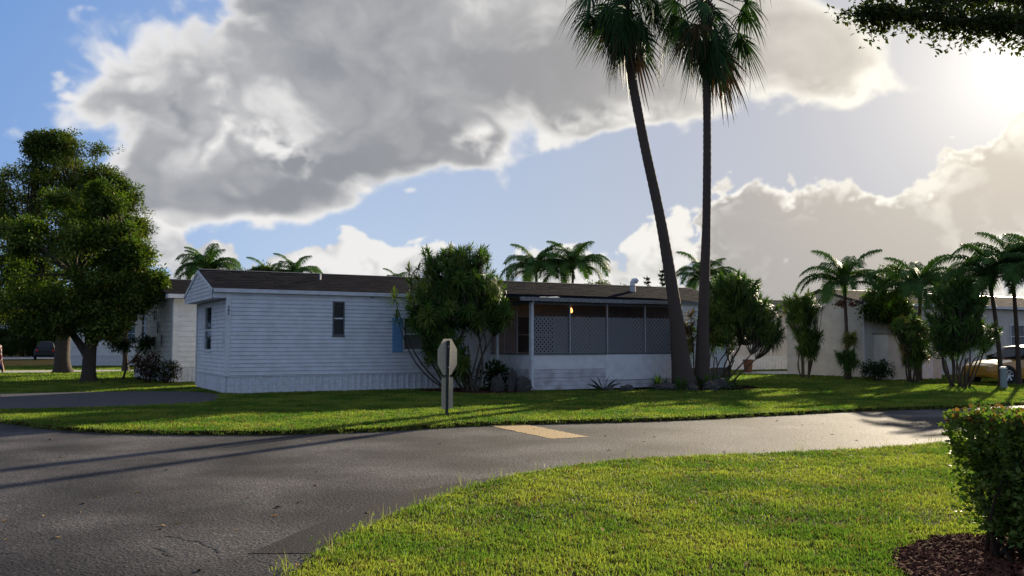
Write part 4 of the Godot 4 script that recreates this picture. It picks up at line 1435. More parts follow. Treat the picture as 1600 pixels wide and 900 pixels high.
func build_suv() -> void:
	var t := thing("parked_car", "dark sport utility vehicle parked far off under the trees", "car", Vector3(-46.0, 0, -88.5), -63.0)
	var b := MB.new()
	var st := []
	for s in [[-2.2, 0.45, 0.9, 0.85], [-2.1, 0.32, 1.0, 0.92], [-1.0, 0.28, 1.08, 0.95], [0.0, 0.28, 1.12, 0.95], [1.8, 0.28, 1.12, 0.95], [2.15, 0.34, 1.08, 0.92], [2.25, 0.45, 1.0, 0.88]]:
		st.append(car_section(s[0], s[1], s[2], s[3]))
	loft(b, st)
	part("body", b.mesh(), M.car_dark, t)
	b = MB.new()
	st = []
	for s in [[-1.1, 1.06, 1.1, 0.86], [-0.45, 1.08, 1.68, 0.74], [0.2, 1.08, 1.78, 0.72], [1.7, 1.08, 1.76, 0.72], [2.12, 1.06, 1.15, 0.82]]:
		st.append(car_section(s[0], s[1], s[2], s[3]))
	loft(b, st)
	part("cabin_glass", b.mesh(), M.car_dark, t)
	for x in [-1.4, 1.35]:
		for sd in [1.0, -1.0]:
			wheel(t, Vector3(x, 0.37, 0.87 * sd), 0.37, sd)
	for sd in [1.0, -1.0]:
		var l := MB.new()
		l.box(Vector3(2.2, 0.82, 0.7 * sd - 0.1), Vector3(2.262, 1.02, 0.7 * sd + 0.1))
		part("tail_light", l.mesh(), M.tail_lamp, t)


# a figure: tapered capsules joined smoothly and meshed as surface nets
func body_mesh(bones: Array, lo: Vector3, hi: Vector3, cell: float, paint: Callable) -> ArrayMesh:
	var nx := int((hi.x - lo.x) / cell) + 2
	var ny := int((hi.y - lo.y) / cell) + 2
	var nz := int((hi.z - lo.z) / cell) + 2
	var field := PackedFloat32Array()
	field.resize(nx * ny * nz)
	for j in ny:
		for k in nz:
			for i in nx:
				var p := lo + Vector3(i, j, k) * cell
				var s := 0.0
				for bn in bones:
					var a: Vector3 = bn[0]
					var ab: Vector3 = bn[1] - a
					var h := clampf((p - a).dot(ab) / maxf(ab.length_squared(), 1e-6), 0.0, 1.0)
					var d: float = (p - a - ab * h).length() - lerpf(bn[2], bn[3], h)
					s += exp(-d * 55.0)
				field[(j * nz + k) * nx + i] = -log(maxf(s, 1e-30)) / 55.0
	var ids := {}
	var pts := PackedVector3Array()
	for j in ny - 1:
		for k in nz - 1:
			for i in nx - 1:
				var sum := Vector3.ZERO
				var n := 0
				for e in [[0, 0, 0, 1, 0, 0], [0, 1, 0, 1, 1, 0], [0, 0, 1, 1, 0, 1], [0, 1, 1, 1, 1, 1], [0, 0, 0, 0, 1, 0], [1, 0, 0, 1, 1, 0], [0, 0, 1, 0, 1, 1], [1, 0, 1, 1, 1, 1], [0, 0, 0, 0, 0, 1], [1, 0, 0, 1, 0, 1], [0, 1, 0, 0, 1, 1], [1, 1, 0, 1, 1, 1]]:
					var f0 := field[((j + e[1]) * nz + k + e[2]) * nx + i + e[0]]
					var f1 := field[((j + e[4]) * nz + k + e[5]) * nx + i + e[3]]
					if (f0 < 0.0) != (f1 < 0.0):
						sum += Vector3(i + e[0], j + e[1], k + e[2]).lerp(Vector3(i + e[3], j + e[4], k + e[5]), f0 / (f0 - f1))
						n += 1
				if n > 0:
					ids[(j * nz + k) * nx + i] = pts.size()
					pts.append(lo + sum / n * cell)
	var grad := func(p: Vector3) -> Vector3:
		var s := Vector3.ZERO
		for bn in bones:
			var a: Vector3 = bn[0]
			var ab: Vector3 = bn[1] - a
			var h := clampf((p - a).dot(ab) / maxf(ab.length_squared(), 1e-6), 0.0, 1.0)
			var v: Vector3 = p - a - ab * h
			s += v.normalized() * exp(-(v.length() - lerpf(bn[2], bn[3], h)) * 55.0)
		return s.normalized()
	var mb := MB.new()
	var norms := []
	for p in pts:
		norms.append(grad.call(p))
	for j in range(1, ny - 1):
		for k in range(1, nz - 1):
			for i in range(1, nx - 1):
				var at := (j * nz + k) * nx + i
				var f0 := field[at]
				for ax in 3:
					var step: int = [1, nz * nx, nx][ax]
					if (f0 < 0.0) == (field[at + step] < 0.0):
						continue
					var u: int = [nz * nx, nx, 1][ax]
					var w: int = [nx, 1, nz * nx][ax]
					var q := [at, at - u, at - u - w, at - w]
					if not q.all(func(x): return ids.has(x)):
						continue
					var v := q.map(func(x): return ids[x])
					mb.col = paint.call(pts[v[0]])
					mb.tri(pts[v[0]], pts[v[1]], pts[v[2]], norms[v[0]], norms[v[1]], norms[v[2]])
					mb.tri(pts[v[0]], pts[v[2]], pts[v[3]], norms[v[0]], norms[v[2]], norms[v[3]])
	return mb.mesh()


func build_person() -> void:
	var t := thing("person", "person in dark blue trousers and a dark red patterned top standing by the driveway", "person", Vector3(-14.95, 0.0, -25.9), 70.0)
	var bones := [[Vector3(0, 1.0, 0), Vector3(0, 1.22, 0.0), 0.135, 0.125], [Vector3(0, 1.22, 0), Vector3(0, 1.40, 0), 0.13, 0.12], [Vector3(-0.14, 1.42, 0), Vector3(0.14, 1.42, 0), 0.085, 0.085], [Vector3(0, 1.42, 0), Vector3(0, 1.54, 0.02), 0.06, 0.052], [Vector3(0, 1.61, 0.025), Vector3(0, 1.69, 0.02), 0.088, 0.098], [Vector3(0, 1.57, 0.05), Vector3(0, 1.58, 0.06), 0.05, 0.045], [Vector3(0, 1.625, 0.115), Vector3(0, 1.605, 0.128), 0.012, 0.016]]
	for s in [-1.0, 1.0]:
		bones.append_array([[Vector3(0.08 * s, 0.98, 0), Vector3(0.095 * s, 0.54, 0.02), 0.105, 0.068], [Vector3(0.095 * s, 0.54, 0.02), Vector3(0.10 * s, 0.10, -0.01), 0.066, 0.046], [Vector3(0.10 * s, 0.055, -0.03), Vector3(0.11 * s, 0.045, 0.16), 0.052, 0.04], [Vector3(0.19 * s, 1.40, 0), Vector3(0.235 * s, 1.12, -0.02), 0.056, 0.045], [Vector3(0.235 * s, 1.12, -0.02), Vector3(0.235 * s, 0.88, 0.06), 0.042, 0.031], [Vector3(0.235 * s, 0.86, 0.065), Vector3(0.23 * s, 0.79, 0.09), 0.034, 0.028], [Vector3(0.215 * s, 0.84, 0.10), Vector3(0.205 * s, 0.79, 0.125), 0.013, 0.010], [Vector3(0.088 * s, 1.62, 0.01), Vector3(0.092 * s, 1.65, 0.01), 0.018, 0.018]])
		for f in 4:
			bones.append([Vector3((0.245 - f * 0.014) * s, 0.79, 0.075 + f * 0.018), Vector3((0.24 - f * 0.014) * s, 0.71 - 0.008 * (1.5 - absf(f - 1.5)), 0.10 + f * 0.016), 0.010, 0.008])
	var spots := FastNoiseLite.new()
	spots.frequency = 9.0
	var paint := func(p: Vector3) -> Color:
		if p.y < 0.09:
			return Color(0.03, 0.03, 0.035)
		if p.y < 1.0 and absf(p.x) < 0.2:
			return Color(0.012, 0.018, 0.075)
		if p.y > 1.49 or p.y < 1.0:
			return Color(0.28, 0.16, 0.11)
		return Color(0.13, 0.02, 0.025) if spots.get_noise_3dv(p) < 0.12 else Color(0.42, 0.36, 0.34)
	part("body", body_mesh(bones, Vector3(-0.34, -0.02, -0.20), Vector3(0.34, 1.82, 0.26), 0.02, paint), M.person_cloth, t)
	var hair := [[Vector3(0, 1.68, -0.005), Vector3(0, 1.73, 0.0), 0.105, 0.092], [Vector3(0, 1.66, -0.05), Vector3(0, 1.56, -0.06), 0.08, 0.055]]
	part("hair", body_mesh(hair, Vector3(-0.16, 1.45, -0.2), Vector3(0.16, 1.86, 0.15), 0.02, func(_p): return Color(0.02, 0.015, 0.012)), M.person_cloth, t)


# ---------------------------------------------------------------- plants
func bend(a: Vector3, b: Vector3, sag: Vector3, n: int) -> Array:
	var out := []
	for i in n + 1:
		var t := float(i) / n
		out.append(a.lerp(b, t) + sag * sin(t * PI))
	return out


func taper(r0: float, r1: float, n: int) -> Array:
	var out := []
	for i in n + 1:
		out.append(lerpf(r0, r1, float(i) / n))
	return out


# a spray of oval leaves in a loose ball
func leaf_spray(count: int, reach: float, length: float, width: float) -> ArrayMesh:
	var mb := MB.new()
	for i in count:
		var d := Vector3(rng.randfn(0, 1), rng.randfn(0, 0.8) + 0.25, rng.randfn(0, 1)).normalized()
		var at := d * reach * pow(rng.randf(), 0.5)
		var out := (d + Vector3(rng.randfn(0, 0.5), rng.randfn(-0.25, 0.4), rng.randfn(0, 0.5))).normalized()
		var l := length * rng.randf_range(0.7, 1.2)
		var side := out.cross(Vector3(rng.randfn(0, 0.4), 1, rng.randfn(0, 0.4))).normalized() * width * rng.randf_range(0.8, 1.15) * 0.5
		var q := side.cross(out)
		if q.y < 0.0:
			q = -q
		q = q.normalized()
		var g := rng.randf_range(0.7, 1.25)
		mb.col = Color(g * rng.randf_range(0.85, 1.25), g, g * rng.randf_range(0.7, 1.1))
		var tip := at + out * l - Vector3(0, l * 0.12, 0)
		var m1 := at + out * l * 0.45 + side + q * width * 0.12
		var m2 := at + out * l * 0.45 - side + q * width * 0.12
		mb.tri(at, m1, tip, q - side * 6.0, q + side * 3.0, q)
		mb.tri(at, tip, m2, q + side * 6.0, q, q - side * 3.0)
	return mb.mesh()


# broadleaf tree: forked trunk, limbs to clumps of foliage inside the given lobes
func leafy_tree(called: String, label: String, at: Vector3, forks: Array, lobes: Array, clumps: int, sprays: int, spray: Array, trunk_r: float, tone: Color, pale: Color, group := "", category := "tree") -> Node3D:
	var t := thing(called, label, category, at, 0.0, group)
	var wood := MB.new()
	var heads := []
	for f in forks:
		var p := bend(f[0], f[1], Vector3(rng.randfn(0, 0.12), 0, rng.randfn(0, 0.12)), 7)
		var r := taper(f[2], f[3], 7)
		if f[0].y < 0.3:
			r[0] *= 1.45
			r[1] *= 1.1
		wood.tube(p, r, 10)
		heads.append(f[1])
		heads.append(f[0].lerp(f[1], 0.7))
	part("trunk", wood.mesh(), M.bark_grey, t)
	var limbs := MB.new()
	var places := [[], []]
	var tints := [PackedColorArray(), PackedColorArray()]
	for c in clumps:
		var lobe: Array = lobes[rng.randi() % lobes.size()]
		var d := Vector3(rng.randfn(0, 1), rng.randfn(0, 1), rng.randfn(0, 1)).normalized()
		var k := pow(rng.randf_range(0.25, 1.0), 0.45)
		var mid: Vector3 = lobe[0] + d * lobe[1] * k
		var best: Vector3 = heads[0]
		for h in heads:
			if h.distance_to(mid) < best.distance_to(mid):
				best = h
		if rng.randf() < 0.6:
			limbs.tube(bend(best, mid, Vector3(rng.randfn(0, 0.15), 0.12, rng.randfn(0, 0.15)), 4), taper(trunk_r * 0.22, 0.012, 4), 5, false)
		var size: float = rng.randf_range(0.45, 1.0) * lobe[2]
		for s in sprays:
			var o := Vector3(rng.randfn(0, 1), rng.randfn(0, 0.62), rng.randfn(0, 1)) * size * 0.40
			var i := rng.randi() % 2
			var sc := rng.randf_range(0.75, 1.25)
			places[i].append(Transform3D(Basis.from_euler(Vector3(rng.randfn(0, 0.4), rng.randf() * TAU, rng.randfn(0, 0.4))).scaled(Vector3.ONE * sc), mid + o))
			tints[i].append(tone.lerp(pale, rng.randf()))  # young and old leaves mixed at random
	part("limbs", limbs.mesh(), M.bark_grey, t)
	var crown := Node3D.new()
	crown.name = "crown"
	t.add_child(crown)
	for i in 2:
		scatter("foliage", spray[i], M.leaf, places[i], tints[i], crown)
	return t


# rosette of strap leaves at the end of a dracaena stem
func rosette(count: int, length: float, width: float, droop: float) -> ArrayMesh:
	var mb := MB.new()
	for i in count:
		var a := i * 2.39996 + rng.randfn(0, 0.2)
		var e := lerpf(1.45, -0.45, pow(float(i) / count, 0.8)) + rng.randfn(0, 0.1)
		var d := Vector3(cos(a) * cos(e), sin(e), sin(a) * cos(e))
		var l := length * rng.randf_range(0.75, 1.1)
		var side := d.cross(Vector3.UP).normalized() * width * 0.5
		var base := Vector3(0, -0.12 * float(i) / count, 0)
		var m := base + d * l * 0.55 + Vector3(0, 0.01, 0)
		var tip := base + d * l + Vector3(0, -droop * l * cos(e), 0)
		var q := side.cross(d)
		if q.y < 0.0:
			q = -q
		q = q.normalized()
		var g := rng.randf_range(0.72, 1.28)
		mb.col = Color(g * rng.randf_range(0.9, 1.2), g, g * rng.randf_range(0.7, 1.0))
		mb.tri(base - side * 0.6, base + side * 0.6, m + side, q, q, q)
		mb.tri(base - side * 0.6, m + side, m - side, q, q, q)
		mb.tri(m - side, m + side, tip, q, q, q)
	return mb.mesh()


var rosettes := []
var rosette_mats := []


func make_rosettes() -> void:
	rng.seed = 404
	for k in 3:
		rosettes.append(rosette(54, 0.42, 0.034, 0.30))
	for k in 2:
		rosettes.append(rosette(40, 0.38, 0.032, 0.55))
	for c in [[0.072, 0.138, 0.034], [0.095, 0.17, 0.040], [0.14, 0.195, 0.045], [0.058, 0.115, 0.034], [0.20, 0.22, 0.07], [0.20, 0.13, 0.06]]:
		var m := mat("strap_leaf_%d" % rosette_mats.size(), lin(c[0], c[1], c[2]), 0.5, true)
		m.metallic_specular = 0.16
		leafy(m, lin(0.45, 0.55, 0.15))
		m.albedo_color = lin(c[0], c[1], c[2])
		rosette_mats.append(m)


# many-stemmed dracaena: lobes = [centre, radii]; each tip carries a rosette
func dracaena(label: String, at: Vector3, stems: int, spread: float, fork: float, lobes: Array, tips: int, size: float, tones: Array, called := "dracaena_bush", group := "") -> Node3D:
	var t := thing(called, label, "bush", at, 0.0, group)
	var heads := []
	for i in stems:
		var a := TAU * i / stems + rng.randfn(0, 0.3)
		var b := Vector3(cos(a), 0, sin(a)) * spread * rng.randf_range(0.2, 0.5)
		var lobe: Array = lobes[i % lobes.size()]
		var h: Vector3 = Vector3(lobe[0].x * 0.62 + cos(a) * spread * rng.randf_range(0.3, 1.1), fork * rng.randf_range(0.7, 1.25), lobe[0].z * 0.62 + sin(a) * spread * rng.randf_range(0.3, 1.1))
		var mb := MB.new()
		mb.col = Color(0.30, 0.27, 0.23) * rng.randf_range(0.7, 1.4)
		mb.tube(bend(b - Vector3(0, 0.05, 0), h, Vector3(rng.randfn(0, 0.08), 0, rng.randfn(0, 0.08)), 5), taper(rng.randf_range(0.03, 0.05), 0.022, 5), 6)
		part("stem", mb.mesh(), M.bark_stem, t)
		heads.append(h)
	var twigs := MB.new()
	twigs.col = Color(0.27, 0.24, 0.20)
	for i in tips:
		var lobe: Array = lobes[rng.randi() % lobes.size()]
		var d := Vector3(rng.randfn(0, 1), rng.randfn(0.25, 1), rng.randfn(0, 1)).normalized()
		var p: Vector3 = lobe[0] + d * lobe[1] * pow(rng.randf_range(0.12, 1.0), 0.42)
		if p.y < 0.35:
			p.y = rng.randf_range(0.35, 0.8)
		var best: Vector3 = heads[0]
		for h in heads:
			if h.distance_to(p) + h.y * 0.2 < best.distance_to(p) + best.y * 0.2:
				best = h
		twigs.tube(bend(best, p, Vector3(0, -0.10, 0) + (p - best) * Vector3(0.12, 0, 0.12), 4), taper(0.018, 0.010, 4), 5, false)
		var o := part("leaf_rosette", rosettes[rng.randi() % rosettes.size()], rosette_mats[tones[rng.randi() % tones.size()]], t)
		var lean := (d * Vector3(1, 0.2, 1) + Vector3(0, 0.95, 0)).normalized()
		var bx := lean.cross(Vector3(0.3, 0, 1)).normalized()
		o.transform = Transform3D(Basis(bx, lean, bx.cross(lean)) * Basis(Vector3.UP, rng.randf() * TAU) * Basis.from_scale(Vector3.ONE * size * rng.randf_range(0.75, 1.2)), p)
	part("twigs", twigs.mesh(), M.bark_stem, t)
	# younger rosettes deep inside, too many and too hidden to count
	var inner := []
	var tints := PackedColorArray()
	for i in int(tips * 0.9):
		var lobe: Array = lobes[rng.randi() % lobes.size()]
		var d := Vector3(rng.randfn(0, 1), rng.randfn(0.1, 1), rng.randfn(0, 1)).normalized()
		var p: Vector3 = lobe[0] + d * lobe[1] * rng.randf_range(0.1, 0.85)
		if p.y < 0.4:
			continue
		inner.append(Transform3D(Basis.from_euler(Vector3(rng.randfn(0, 0.4), rng.randf() * TAU, rng.randfn(0, 0.4))).scaled(Vector3.ONE * size * rng.randf_range(0.7, 1.05)), p))
		tints.append(Color(1, 1, 1) * rng.randf_range(0.7, 1.1))
	if tips > 30:
		scatter("inner_foliage", rosettes[3], rosette_mats[tones[0]], inner, tints, t)
	return t


# feather palm frond growing along +z from the origin; lift = starting angle, fall = how far it arches over
func feather(length: float, lift: float, fall: float, leaflet: float, pairs: int, hang: float) -> ArrayMesh:
	var mb := MB.new()
	var p := Vector3.ZERO
	var pts := []
	var dirs := []
	var n := 12
	for i in n + 1:
		var t := float(i) / n
		var a := lift - fall * pow(t, 1.25)
		var d := Vector3(0, sin(a), cos(a))
		pts.append(p)
		dirs.append(d)
		p += d * length / n
	mb.col = Color(1.5, 1.35, 1.0)
	mb.tube(pts, taper(0.032, 0.006, n), 5, false)
	for i in pairs:
		var t := lerpf(0.14, 0.99, float(i) / (pairs - 1))
		var k := mini(int(t * n), n - 1)
		var f := t * n - k
		var at: Vector3 = pts[k].lerp(pts[k + 1], f)
		var d: Vector3 = dirs[k].lerp(dirs[k + 1], f).normalized()
		var up := Vector3(1, 0, 0).cross(d) * -1.0
		if up.y < 0.0:
			up = -up
		var l := leaflet * (0.35 + 1.1 * sin(PI * clampf(t * 0.92 + 0.05, 0, 1))) * rng.randf_range(0.85, 1.1) * 0.75
		for s in [-1.0, 1.0]:
			var o: Vector3 = (Vector3(s, 0, 0) * 0.95 + d * 0.62 + up * rng.randf_range(0.1, 0.42)).normalized()
			var w := 0.017
			var m: Vector3 = at + o * l * 0.5
			var tip: Vector3 = at + o * l * 0.85 + Vector3(0, -hang * l, 0)
			var q := (up + Vector3(s * 0.2, 0, 0)).normalized()
			var sd := d * w
			var g := rng.randf_range(0.75, 1.25)
			mb.col = Color(g, g * rng.randf_range(0.95, 1.05), g * 0.9)
			mb.tri(at - sd, at + sd, m + sd, q, q, q)
			mb.tri(at - sd, m + sd, m - sd, q, q, q)
			mb.tri(m - sd, m + sd, tip, q, q, q)
	return mb.mesh()


var feathers := []
var palm_green: StandardMaterial3D
var palm_dry: StandardMaterial3D


func make_feathers() -> void:
	rng.seed = 505
	# short arching fronds of the garden palms: upright, middle, drooping
	for k in [[1.9, 1.3, 1.25, 0.52], [2.1, 1.0, 1.9, 0.56], [2.15, 0.7, 2.15, 0.58], [2.0, 0.3, 1.75, 0.55]]:
		feathers.append(feather(k[0], k[1], k[2], k[3], 58, 0.50))
	palm_green = mat("palm_green", lin(0.068, 0.132, 0.036), 0.6, true)
	palm_green.metallic_specular = 0.12
	leafy(palm_green, lin(0.30, 0.40, 0.10))
	palm_green.albedo_color = lin(0.068, 0.132, 0.036)
	palm_dry = mat("palm_dry", lin(0.11, 0.075, 0.042), 0.9, true)
	palm_dry.metallic_specular = 0.1
	leafy(palm_dry, lin(0.20, 0.13, 0.06))
	palm_dry.albedo_color = lin(0.11, 0.075, 0.042)


func feather_palm(label: String, at: Vector3, height: float, fronds: int, size: float, m: Material, lean := Vector3.ZERO, fruit := 0, called := "feather_palm", group := "", trunk_r := 0.075) -> Node3D:
	var t := thing(called, label, "palm", at, 0.0, group)
	var mb := MB.new()
	var top := Vector3(lean.x, height, lean.z)
	var n := 14
	var p := []
	var r := []
	for i in n + 1:
		var k := float(i) / n
		p.append(Vector3(lean.x * k * k, height * k - (0.05 if i == 0 else 0.0), lean.z * k * k))
		r.append(trunk_r * lerpf(1.5, 0.85, pow(k, 0.35)) * (1.06 if i % 2 == 0 else 0.97))
	mb.tube(p, r, 10)
	part("trunk", mb.mesh(), M.bark_palm, t)
	mb = MB.new()
	mb.col = Color(1.6, 1.5, 1.1)
	mb.tube([top - Vector3(0, 0.05, 0), top + Vector3(0, 0.3, 0), top + Vector3(0, 0.62, 0)], [trunk_r * 1.05, trunk_r * 1.0, trunk_r * 0.5], 8)
	part("crownshaft", mb.mesh(), m, t)
	for i in fronds:
		var o := part("frond", feathers[[1, 2, 0, 2, 3, 1, 2][i % 7]], m, t)
		o.position = top + Vector3(0, 0.55 - 0.2 * float(i) / fronds, 0)
		o.rotation.y = i * 2.39996 + rng.randfn(0, 0.2)
		o.scale = Vector3.ONE * size * rng.randf_range(0.88, 1.1)
	for i in fruit:
		var a := TAU * i / fruit + 0.6
		var c := MB.new()
		var mid := Vector3(cos(a) * 0.33, -0.22, sin(a) * 0.33)
		c.tube(bend(Vector3.ZERO, mid, Vector3(0, 0.08, 0), 4), taper(0.018, 0.010, 4), 5)
		var nz := FastNoiseLite.new()
		for k in 46:
			var b := mid + Vector3(rng.randfn(0, 0.075), rng.randfn(-0.03, 0.07), rng.randfn(0, 0.075))
			c.blob(b, Vector3.ONE * 0.034, nz, 0.0, 5, 4)
		part("fruit_cluster", c.mesh(), M.fruit, t, top + Vector3(0, -0.12, 0))
	return t


# fan leaf: stalk along +z at angle lift, pleated blade with hanging tips
func fan(lift: float, stalk: float, reach: float, hang: float, segs: int) -> ArrayMesh:
	var mb := MB.new()
	var p := Vector3.ZERO
	var pts := [p]
	var d := Vector3.ZERO
	for i in 6:
		var a := lift - 0.28 * pow(float(i) / 5.0, 1.5)
		d = Vector3(0, sin(a), cos(a))
		p += d * stalk / 6.0
		pts.append(p)
	mb.col = Color(1.7, 1.5, 0.9)
	mb.tube(pts, taper(0.028, 0.013, 6), 5, false)
	var x := Vector3(1, 0, 0)
	var q0 := d.cross(x)
	if q0.y < 0.0:
		q0 = -q0
	for i in segs:
		var u := (float(i) + 0.5) / segs * 2.0 - 1.0
		var a := u * 2.15
		var dir := (d * cos(a) + x * sin(a) - q0 * 0.12).normalized()
		var l := reach * (1.0 - 0.30 * absf(u)) * rng.randf_range(0.9, 1.08)
		var da := 2.15 / segs
		var across := (x * cos(a) - d * sin(a)).normalized()
		var g := rng.randf_range(0.75, 1.25)
		mb.col = Color(g, g, g * 0.9)
		var prev: Vector3 = p
		var pw := 0.006
		var fall := hang * rng.randf_range(0.55, 1.5)
		var q := (q0 + across * (0.35 if i % 2 == 0 else -0.35)).normalized()
		for k in range(1, 6):
			var s := k / 5.0
			var c: Vector3 = p + dir * l * (s - 0.16 * fall * s * s * s) + Vector3(0, -fall * l * 0.62 * pow(s, 2.4), 0)
			var w := l * s * da if s <= 0.45 else l * 0.45 * da * (1.0 - (s - 0.45) / 0.55)
			w = maxf(w, 0.0015)
			mb.tri(prev - across * pw, prev + across * pw, c + across * w, q, q, q)
			mb.tri(prev - across * pw, c + across * w, c - across * w, q, q, q)
			prev = c
			pw = w
	return mb.mesh()


func fan_palm(label: String, at: Vector3, spine: Array, radii: Array, seed_: int, green: Material) -> void:
	rng.seed = seed_
	var t := thing("fan_palm", label, "palm", at)
	var trunk := MB.new()
	var pts := []
	var rr := []
	# densify the spine and ring it lightly
	for i in spine.size() - 1:
		var n := 26
		for k in n:
			var f := float(k) / n
			pts.append(spine[i].cubic_interpolate(spine[i + 1], spine[maxi(i - 1, 0)], spine[mini(i + 2, spine.size() - 1)], f))
			rr.append(lerpf(radii[i], radii[i + 1], f) * (1.025 if k % 2 == 0 else 0.975) * (1.0 + rng.randfn(0, 0.012)))
	pts.append(spine[-1])
	rr.append(radii[-1])
	trunk.tube(pts, rr, 14)
	part("trunk", trunk.mesh(), M.bark_palm, t)
	var top: Vector3 = spine[-1]
	# old leaf bases under the crown
	var boots := MB.new()
	boots.col = Color(0.9, 0.85, 0.8)
	for i in 46:
		var a := i * 2.39996
		var y := -1.15 + i * 0.026
		var o := Vector3(cos(a), 0, sin(a))
		boots.bar(top + o * 0.16 + Vector3(0, y, 0), top + o * rng.randf_range(0.24, 0.36) + Vector3(0, y + rng.randf_range(0.1, 0.35), 0), 0.07, 0.025, Vector3(-o.z, 0, o.x))
	part("leaf_bases", boots.mesh(), M.bark_palm, t)
	var green_fans := []
	var lifts := [1.25, 0.8, 0.35, -0.1, -0.5, -0.85, -1.15]
	for l in lifts:
		for k in 2:
			green_fans.append(fan(l, rng.randf_range(1.15, 1.5), rng.randf_range(0.95, 1.2), rng.randf_range(0.75, 1.1) if l > 0.5 else rng.randf_range(1.15, 1.75), 30))
	var dead := []
	for l in [-0.95, -1.2, -1.38]:
		dead.append(fan(l, 1.15, 1.2, 1.5, 20))
	var count := 42
	for i in count:
		var k := float(i) / count
		var idx := clampi(int(k * 7.0 + rng.randfn(0, 0.5)), 0, 6)
		var o := part("frond", green_fans[idx * 2 + i % 2], green, t)
		o.position = top + Vector3(0, 0.6 - k * 0.95, 0)
		o.rotation = Vector3(rng.randfn(0, 0.14), i * 2.39996 + rng.randfn(0, 0.35), rng.randfn(0, 0.28))
		o.scale = Vector3.ONE * rng.randf_range(0.78, 1.2)
	for i in 16:
		var o := part("dead_frond", dead[rng.randi() % 3], palm_dry if i % 2 != 0 else green, t)
		o.position = top + Vector3(0, -0.2 - rng.randf() * 0.9, 0)
		o.rotation = Vector3(rng.randfn(0, 0.18), i * 2.39996 + rng.randfn(0, 0.5), rng.randfn(0, 0.3))
		o.scale = Vector3.ONE * rng.randf_range(0.7, 1.15)


func conifer(label: String, at: Vector3, height: float, r: float) -> void:
	var t := thing("pine_tree", label, "tree", at, 0.0, "")
	var mb := MB.new()
	mb.tube([Vector3.ZERO, Vector3(0, height, 0)], [0.16, 0.02], 6)
	part("trunk", mb.mesh(), M.bark_grey, t)
	mb = MB.new()
	var y := height * 0.25
	while y < height:
		var k := 1.0 - (y - height * 0.25) / (height * 0.75)
		for i in 5:
			var a := rng.randf() * TAU
			var d := Vector3(cos(a), 0.35, sin(a))
			var l := r * (0.15 + 0.85 * k) * rng.randf_range(0.7, 1.1)
			for s in 7:
				var c := Vector3(0, y, 0) + d * l * (s + 0.6) / 7.0
				var g := rng.randf_range(0.7, 1.3)
				mb.col = Color(0.035, 0.06, 0.03) * g
				for f in 3:
					var e := Vector3(rng.randfn(0, 1), rng.randfn(0.3, 0.8), rng.randfn(0, 1)).normalized() * 0.28
					var w := e.cross(Vector3(rng.randfn(0, 1), 1, rng.randfn(0, 1))).normalized() * 0.05
					mb.tri(c - w, c + w, c + e, Vector3.UP, Vector3.UP, Vector3.UP)
		y += height * 0.05
	part("crown", mb.mesh(), M.leaf, t)


func shrub(called: String, label: String, at: Vector3, size: Vector3, sprays: int, spray: Array, tone: Color, pale: Color, m: Material, stems := 5, category := "shrub", group := "") -> Node3D:
	var t := thing(called, label, category, at, 0.0, group)
	var mb := MB.new()
	mb.col = Color(0.2, 0.16, 0.12)
	for i in stems:
		var a := TAU * i / stems + rng.randfn(0, 0.2)
		mb.tube(bend(Vector3(cos(a) * 0.06, -0.03, sin(a) * 0.06), Vector3(cos(a) * size.x * 0.6, size.y * 0.75, sin(a) * size.z * 0.6), Vector3(0, 0.1, 0), 4), taper(0.028, 0.008, 4), 5)
	part("stems", mb.mesh(), M.bark_stem, t)
	var places := [[], []]
	var tints := [PackedColorArray(), PackedColorArray()]
	for i in sprays:
		var d := Vector3(rng.randfn(0, 1), rng.randfn(0, 1), rng.randfn(0, 1)).normalized() * pow(rng.randf(), 0.4)
		var p := Vector3(d.x * size.x, size.y * (0.54 + 0.46 * d.y), d.z * size.z)
		var k := i % 2
		places[k].append(Transform3D(Basis(Vector3.UP, rng.randf() * TAU).scaled(Vector3.ONE * rng.randf_range(0.7, 1.2)), p))
		tints[k].append(tone.lerp(pale, clampf(rng.randfn(0.4, 0.3), 0, 1)))
	for k in 2:
		scatter("foliage", spray[k], m, places[k], tints[k], t)
	return t


